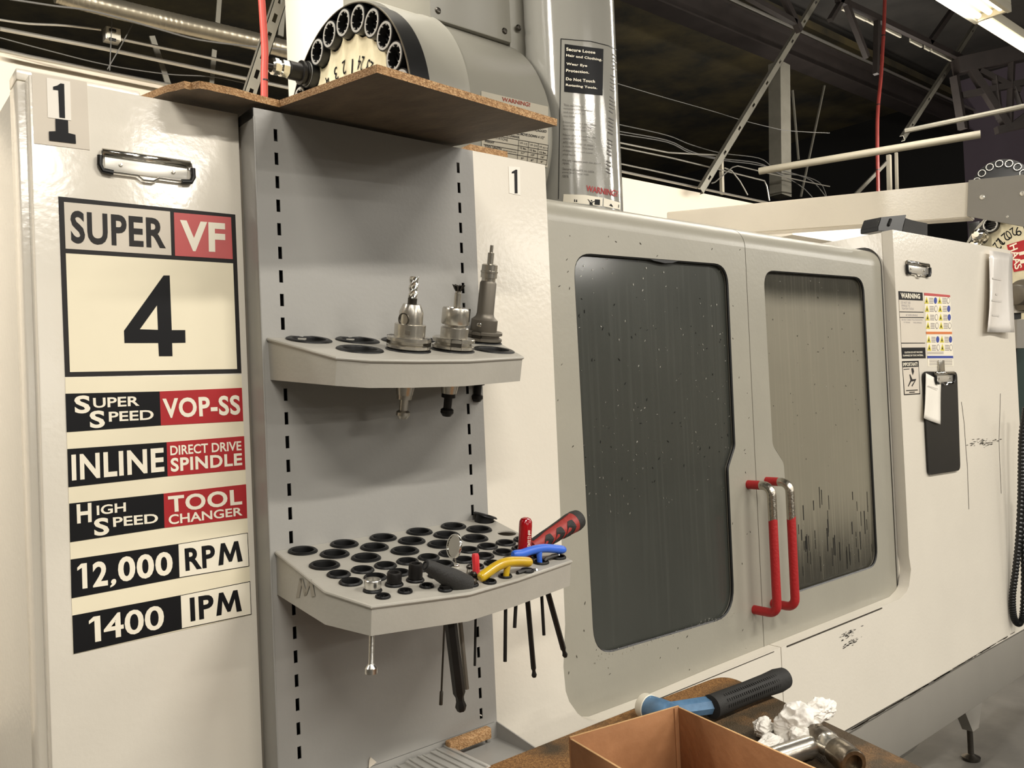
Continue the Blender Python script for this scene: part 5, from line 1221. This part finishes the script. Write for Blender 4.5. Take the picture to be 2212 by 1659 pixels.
# spiral duct
P = spline([aty(x, y, 3.1) for x, y in ((120, -16), (190, 4), (316, 35), (411, 57), (538, 86), (633, 110), (700, 126), (800, 150))], 40)
rad = [.046 if i % 5 else .0472 for i in range(len(P))]
o = obj('spiral_duct', TB(P, rad, 20), M_galv, smooth=25); tag(o, 'galvanised spiral duct running high along the back wall at left', 'duct')
run('cable', [(20, -2), (120, 13), (190, 22), (270, 42), (340, 62), (430, 86), (540, 100), (620, 108), (700, 128)], yb3(3.0), .0045, M_cable, 'grey cable slung just below the spiral duct', 'cable', k=5)
run('conduit', [(0, 62), (230, 106), (640, 193)], yb3(3.3), .0105, M_conduit, 'long thick conduit below the junction box at left', 'conduit', 'conduits on the back wall')
run('conduit', [(259, 84), (440, 122), (640, 166)], yb3(3.3), .0088, M_conduit, 'conduit leaving the right side of junction box', 'conduit', 'conduits on the back wall')
run('conduit', [(-5, 42), (60, 51), (140, 55), (218, 64)], yb3(3.3), .0058, M_conduit, 'thin conduit entering the left side of junction box', 'conduit', 'conduits on the back wall', k=4)
run('conduit', [(-5, 107), (60, 122), (380, 187), (700, 254)], yb3(3.42), .0105, M_conduit, 'conduit lying along the wall top at far left', 'conduit', 'conduits on the back wall')
run('cable', [(-5, 80), (100, 108), (230, 140), (360, 160), (460, 166), (540, 182)], yb3(3.35), .003, M_cable, 'thin dark cable drooping below the conduits at left', 'cable', k=5)
jb = thing('junction_box', aty(241, 78, 3.3), 'square metal junction box hung on the left conduits', 'junction box')
a, b = aty(224, 60, 3.3), aty(258, 95, 3.3)
obj('box_body', BX(a.x, b.x, 3.27, 3.33, b.z, a.z, bevel=.004), M_conduit, jb)
obj('box_lid', BX(a.x+.004, b.x-.002, 3.262, 3.27, b.z+.003, a.z-.003, bevel=.002), M_fix, jb)
for y in (66, 86):
    p = aty(243, y, 3.26); obj('strap', BX(p.x-.016, p.x+.016, 3.252, 3.262, p.z-.007, p.z+.007, bevel=.002), M_black, jb)
for px, lab in (([(244, -5), (241, 60), (237, 152)], 'hanger wire passing in front of the junction box'), ([(289, 46), (262, 98), (232, 150)], 'slanted hanger wire right of the junction box')):
    run('hanger_wire', px, yb3(3.24), .0026, M_cable, lab, 'wire')
def bar(name, a, b, Y, w, d, m, label, cat, group=None, parent=None, slots=0):
    A, B = aty(*a, Y), aty(*b, Y); ax = (B-A); L = ax.length; M = axisM(A, ax, (0, -1, 0))
    if slots:
        root = thing(name, B, label, cat, group)
        obj('channel_web', PLT([(-w/2, 0), (w/2, 0), (w/2, L), (-w/2, L)], [[(-w*.16, z-w*.4), (w*.16, z-w*.4), (w*.16, z+w*.4), (-w*.16, z+w*.4)] for z in [L*(i+.5)/slots for i in range(slots)]], 0, .003, lambda u, v, q: M @ Vector((-q, u, v))), m, root, smooth=0)
        for s in (-1, 1): obj('channel_flange', BX(-d, 0, min(s*w/2, s*(w/2-.003)), max(s*w/2, s*(w/2-.003)), 0, L, M), m, root)
        return root
    o = obj(name, BX(-d/2, d/2, -w/2, w/2, 0, L, M), m, parent)
    if label: tag(o, label, cat, group)
    return o
bar('strut_channel', (613, -20), (535, 222), 2.2, .052, .03, M_strut, 'slotted steel channel slanting up behind the left red hose', 'strut', slots=6)
bar('strut_channel', (1775, -15), (1516, 412), 3.35, .065, .04, M_strut, 'long slotted channel slanting up above the doors', 'strut', slots=9)
bar('strut_channel', (2116, 45), (1953, 298), 3.0, .062, .04, M_strut, 'slotted channel slanting up to the fluorescent fixture', 'strut', slots=5)
bar('hanger_bar', (328, 78), (371, 205), 3.56, .03, .01, M_strut, 'flat bar slanting behind conduits right of junction box', 'strut')
bar('hanger_bar', (463, 108), (453, 226), 3.56, .026, .01, M_strut, 'short upright bar behind conduits left of red hose', 'strut')
bar('hanger_bar', (474, -5), (470, 50), 3.6, .026, .01, M_strut, 'upright bar above the spiral duct', 'strut')
bar('hanger_bar', (612, -5), (606, 78), 3.6, .034, .01, M_strut, 'upright bar just right of the left red hose', 'strut')
run('air_hose', [(564, -20), (568, 40), (572, 110), (571, 160), (571, 222)], yb3(1.0), .0095, M_hose, 'bright red air hose hanging behind the particle board', 'hose', k=6, n=14)
o = obj('cable_tie', LT([(.0105, 0), (.0105, .004)], axisM(aty(572, 176, 1.0), (0, 0, 1)), 14), M_black, o if False else bpy.data.objects['air_hose'])
run('air_hose', [(1912, -20), (1910, 40), (1907.5, 90), (1903.5, 160), (1897, 228), (1895, 290), (1897, 420)], yb3(2.4), .0155, M_hose2, 'dark red air hose hanging behind the white beam', 'hose', k=6, n=14)
for y in (78, 227, 368): obj('cable_tie', LT([(.0168, 0), (.0168, .008)], axisM(aty({78: 1908, 227: 1897, 368: 1896}[y], y, 2.4), (0, 0, 1)), 14), M_black, bpy.data.objects['air_hose.001'])
# right-hand pipes and cables on the wall top
q_ = sc(.18083, 1340, 240); yw = yb3(3.45)
for pts, r, nm, lab, mt in (([(-40, 155), (30, 170), (560, 290), (840, 400), (1200, 500), (1650, 560), (1800, 660), (1900, 740), (2200, 780), (2420, 900), (2500, 1240)], .0045, 'cable', 'topmost grey cable of the bundle right of grey tube', M_cable),
        ([(-40, 236), (30, 250), (560, 350), (840, 480), (1150, 560), (1640, 620), (1880, 740), (2200, 930), (2450, 1235)], .005, 'cable', 'second grey cable of the bundle right of grey tube', M_cable),
        ([(-40, 268), (30, 282), (560, 372), (850, 505), (1250, 592), (1650, 645), (2200, 790), (2400, 950), (2600, 1260)], .005, 'cable', 'lowest grey cable of the bundle right of grey tube', M_cable),
        ([(-40, 371), (30, 385), (570, 495), (860, 512), (1160, 525)], .0075, 'conduit', 'bright bent conduit behind the long slanting channel', M_conduit),
        ([(-40, 426), (30, 440), (620, 562), (1240, 712), (1720, 832), (1750, 900), (1780, 1070)], .0075, 'conduit', 'conduit bending down to the wall top at right', M_conduit),
        ([(-40, 621), (30, 635), (360, 705), (1000, 848)], .0075, 'conduit', 'bright straight conduit just over the wall top', M_conduit),
        ([(1090, 862), (1130, 850), (1340, 672), (1400, 655), (1800, 750), (2200, 840), (2500, 900)], .0062, 'conduit', 'offset bent conduit right of the white post', M_conduit),
        ([(1250, 680), (1330, 712), (1430, 840), (1520, 1000)], .0068, 'conduit', 'conduit dropping steeply beside the white post', M_conduit),
        ([(-40, 706), (20, 722), (1000, 932), (1750, 1092)], .011, 'conduit', 'conduit lying along the wall top right of grey tube', M_conduit),
        ([(-40, -330), (500, -170), (1100, 0), (1430, 102), (1770, 188), (2020, 235), (2500, 262)], .0038, 'cable', 'single thin cable crossing the dark behind the column', M_cable)):
    Yn = 3.52+(len(pts)*.037+pts[1][1]*.00013) % .09 if nm == 'cable' else 3.405+(pts[1][1] % 7)*.010
    if pts[1][1] == 722: Yn = 3.47
    run(nm, q_(pts), yb3(Yn), r, mt, lab, nm, 'cables right of the grey tube' if nm == 'cable' else 'conduits on the back wall', k=0 if nm == 'conduit' else 4)
bar('white_post', (1558, 345), (1560, 420), 3.48, .03, .03, M_pvc, 'short white post standing on the wall top', 'post')
bar('column_duct', (1683, 140), (1686, 425), 3.9, .19, .15, M_strut, 'square grey duct standing upright in the dark above the wall', 'duct')
bar('white_post', (1920, 335), (1924, 520), 3.56, .045, .045, M_pvc, 'left white post under the pale pipe', 'post', 'white posts under the pale pipe')
bar('white_post', (1936, 330), (1940, 525), 3.56, .03, .03, M_pvc, 'right white post under the pale pipe', 'post', 'white posts under the pale pipe')
bar('hanger_bar', (1916, 350), (1800, 470), 3.50, .04, .02, M_strut, 'brace slanting down to the left of the white posts', 'strut')
z3 = lambda Z: (lambda x, y: atz(x, y, Z))
run('pale_pipe', [(1640, 370), (1679, 363), (2118, 290)], z3(2.95), .0235, M_pvcd, 'thick pale pipe crossing above the white beam', 'pipe', n=20)
run('steel_bar', [(1955, 283), (2230, 226)], z3(3.1), .016, M_strut, 'thin bar above the pale pipe at right', 'pipe')
for a, b, lab in (((1781, 185), (1730, 425), 'thin rod slanting left of the dark red hose'), ((1712, 195), (1725, 345), 'thin rod beside the square grey duct')):
    bar('hanger_rod', a, b, 4.4, .02, .02, M_strut, lab, 'rod')
# roof beam and trusses
a, b = aty(1440, -40, 4.2), aty(2100, 246, 4.2)
bz = (aty(1640, 45, 4.2).z+aty(2000, 203, 4.2).z)/2
rb = thing('roof_beam', (a.x, 4.2, bz-.3), 'long dark roof beam crossing above the machine', 'beam')
obj('web', BX(a.x-1, b.x, 4.2, 4.26, bz-.30, bz-.03), M_truss, rb)
obj('flange', BX(a.x-1, b.x, 4.12, 4.34, bz-.03, bz), M_truss, rb)
obj('flange', BX(a.x-1, b.x, 4.12, 4.34, bz-.32, bz-.30), M_truss, rb)
obj('conduit', TB([(a.x-1, 4.1, bz+.015), (b.x+.8, 4.1, bz+.015)], .018, 8), M_conduit, rb)
k4 = sc(.25859, 1640, 0)
tr = thing('roof_truss', aty(1900, 60, 2.9), 'dark roof truss with pale lit strip behind its top chord', 'truss')
for i, (p, q, w) in enumerate((((650, -10), (1760, 520), .13), ((-100, -30), (300, 190), .10), ((200, -30), (340, 260), .13), ((720, 20), (900, 480), .12), ((985, 160), (975, 620), .10), ((1610, 90), (1420, 360), .12), ((690, 0), (590, 170), .08))):
    bar('chord' if i == 0 else 'web', k4([p])[0], k4([q])[0], 2.9, w*.46, .05, M_truss, None, None, parent=tr)
for i, (x0_, x1_) in enumerate(((700, 895), (900, 985), (1050, 1190), (1268, 1365), (1390, 1432), (1445, 1610), (1690, 1755))):
    f = lambda x: 30+(x-700)*.470
    slab('lit_strip', k4([(x0_, f(x0_)), (x1_, f(x1_)), (x1_, f(x1_)+52), (x0_, f(x0_)+48)]), yb3(2.98), .02, M_fix, tr, fwd)
tr2 = thing('roof_truss', aty(2150, 300, 3.6), 'dark truss crossing in front of the dim lilac wall', 'truss')
for i, (p, q, w) in enumerate((((1640, 560), (2300, 420), .17), ((1760, 560), (2090, 1080), .08), ((2110, 500), (2090, 1060), .06), ((1970, 640), (2010, 1000), .06), ((1840, 590), (2180, 760), .06), ((1690, 800), (2300, 670), .07), ((1980, 1090), (2300, 1020), .08), ((2120, 700), (2190, 900), .05), ((2090, 1060), (2300, 900), .05), ((1630, 640), (1700, 1080), .08), ((2190, 900), (2300, 840), .05))):
    A, B = att(*k4([p])[0], 9.5), att(*k4([q])[0], 9.5); ax = B-A; M = axisM(A, ax)
    obj('chord' if i in (0, 6) else 'web', BX(-w/2, w/2, -w/2, w/2, 0, ax.length, M), M_truss, tr2)
# fluorescent fixtures seen at the top right
def fixture(px_end, wy, n, label):
    e0, e1 = atz(*px_end[0], 3.6), atz(*px_end[1], 3.6); x1_, ya, yb_ = (e0.x+e1.x)/2, min(e0.y, e1.y), max(e0.y, e1.y)
    return x1_, ya, yb_
fx = thing('fluorescent_fixture', atz(2145, 20, 3.65), 'open fluorescent fixture end at top right corner', 'light fixture', 'fluorescent fixtures at top right')
p0, p1 = atz(2098, 40, 3.6), atz(2192, 21, 3.6); xe = (p0.x+p1.x)/2
obj('housing', BX(xe-2.4, xe, p1.y, p0.y, 3.62, 3.70, bevel=.004), M_fix, fx)
for y in (p0.y-.012, p1.y+.012): obj('side_rail', BX(xe-2.4, xe, y-.012, y+.012, 3.575, 3.62, bevel=.003), M_fix, fx)
obj('end_rail', BX(xe-.02, xe, p1.y+.024, p0.y-.024, 3.58, 3.62, bevel=.003), M_fix, fx)
for i in range(3):
    y = p1.y+(p0.y-p1.y)*(i+.5+.2)/3.4; obj('tube', TB([(xe-2.35, y, 3.598), (xe-.05, y, 3.598)], .016, 12), M_lit, fx)
fx2 = thing('fluorescent_fixture', atz(2170, 80, 3.65), 'narrow fluorescent strip beyond the open fixture at top right', 'light fixture', 'fluorescent fixtures at top right')
p0, p1 = atz(2105, 45, 3.6), atz(2132, 37, 3.6); xs_ = max(p0.x, p1.x, xe+.03); ya, yb_ = min(p0.y, p1.y), max(p0.y, p1.y)
obj('housing', BX(xs_, xs_+2.4, ya, yb_, 3.62, 3.68, bevel=.004), M_fix, fx2)
for i in range(3):
    y = ya+(yb_-ya)*(i+.5)/3; obj('tube', TB([(xs_+.02, y, 3.6), (xs_+2.38, y, 3.6)], .013, 12), M_lit, fx2)
# chrome tool in the left carousel
th = R_(a0+15*3); 
p = (Matrix.Translation(off) @ DM(XC-.03) @ Matrix.Translation((-RR*math.sin(R_(39.3)), RR*math.cos(R_(39.3)), 0)))
tk = thing('tool_holder', p.translation, 'black and chrome tool holder sticking out of the left carousel', 'tool holder')
obj('flange', LT([(.034, 0), (.036, .002), (.036, .008), (.030, .011), (.030, .014), (.036, .017), (.036, .024), (.028, .026)], p, 32), M_oxide, tk)
obj('holder_body', LT([(.027, .024), (.027, .062), (.024, .064), (0, .064)], p, 32), M_oxide, tk)
obj('collet_nut', LT([(.018, .062), (.026, .066), (.0265, .085), (.022, .090), (.0225, .096), (.0265, .098), (.0265, .110), (.020, .116), (0, .116)], p, 8), M_chrome, tk)
obj('cutter', LT([(.006, .114), (.006, .145), (0, .147)], p, 12), M_oxide, tk)
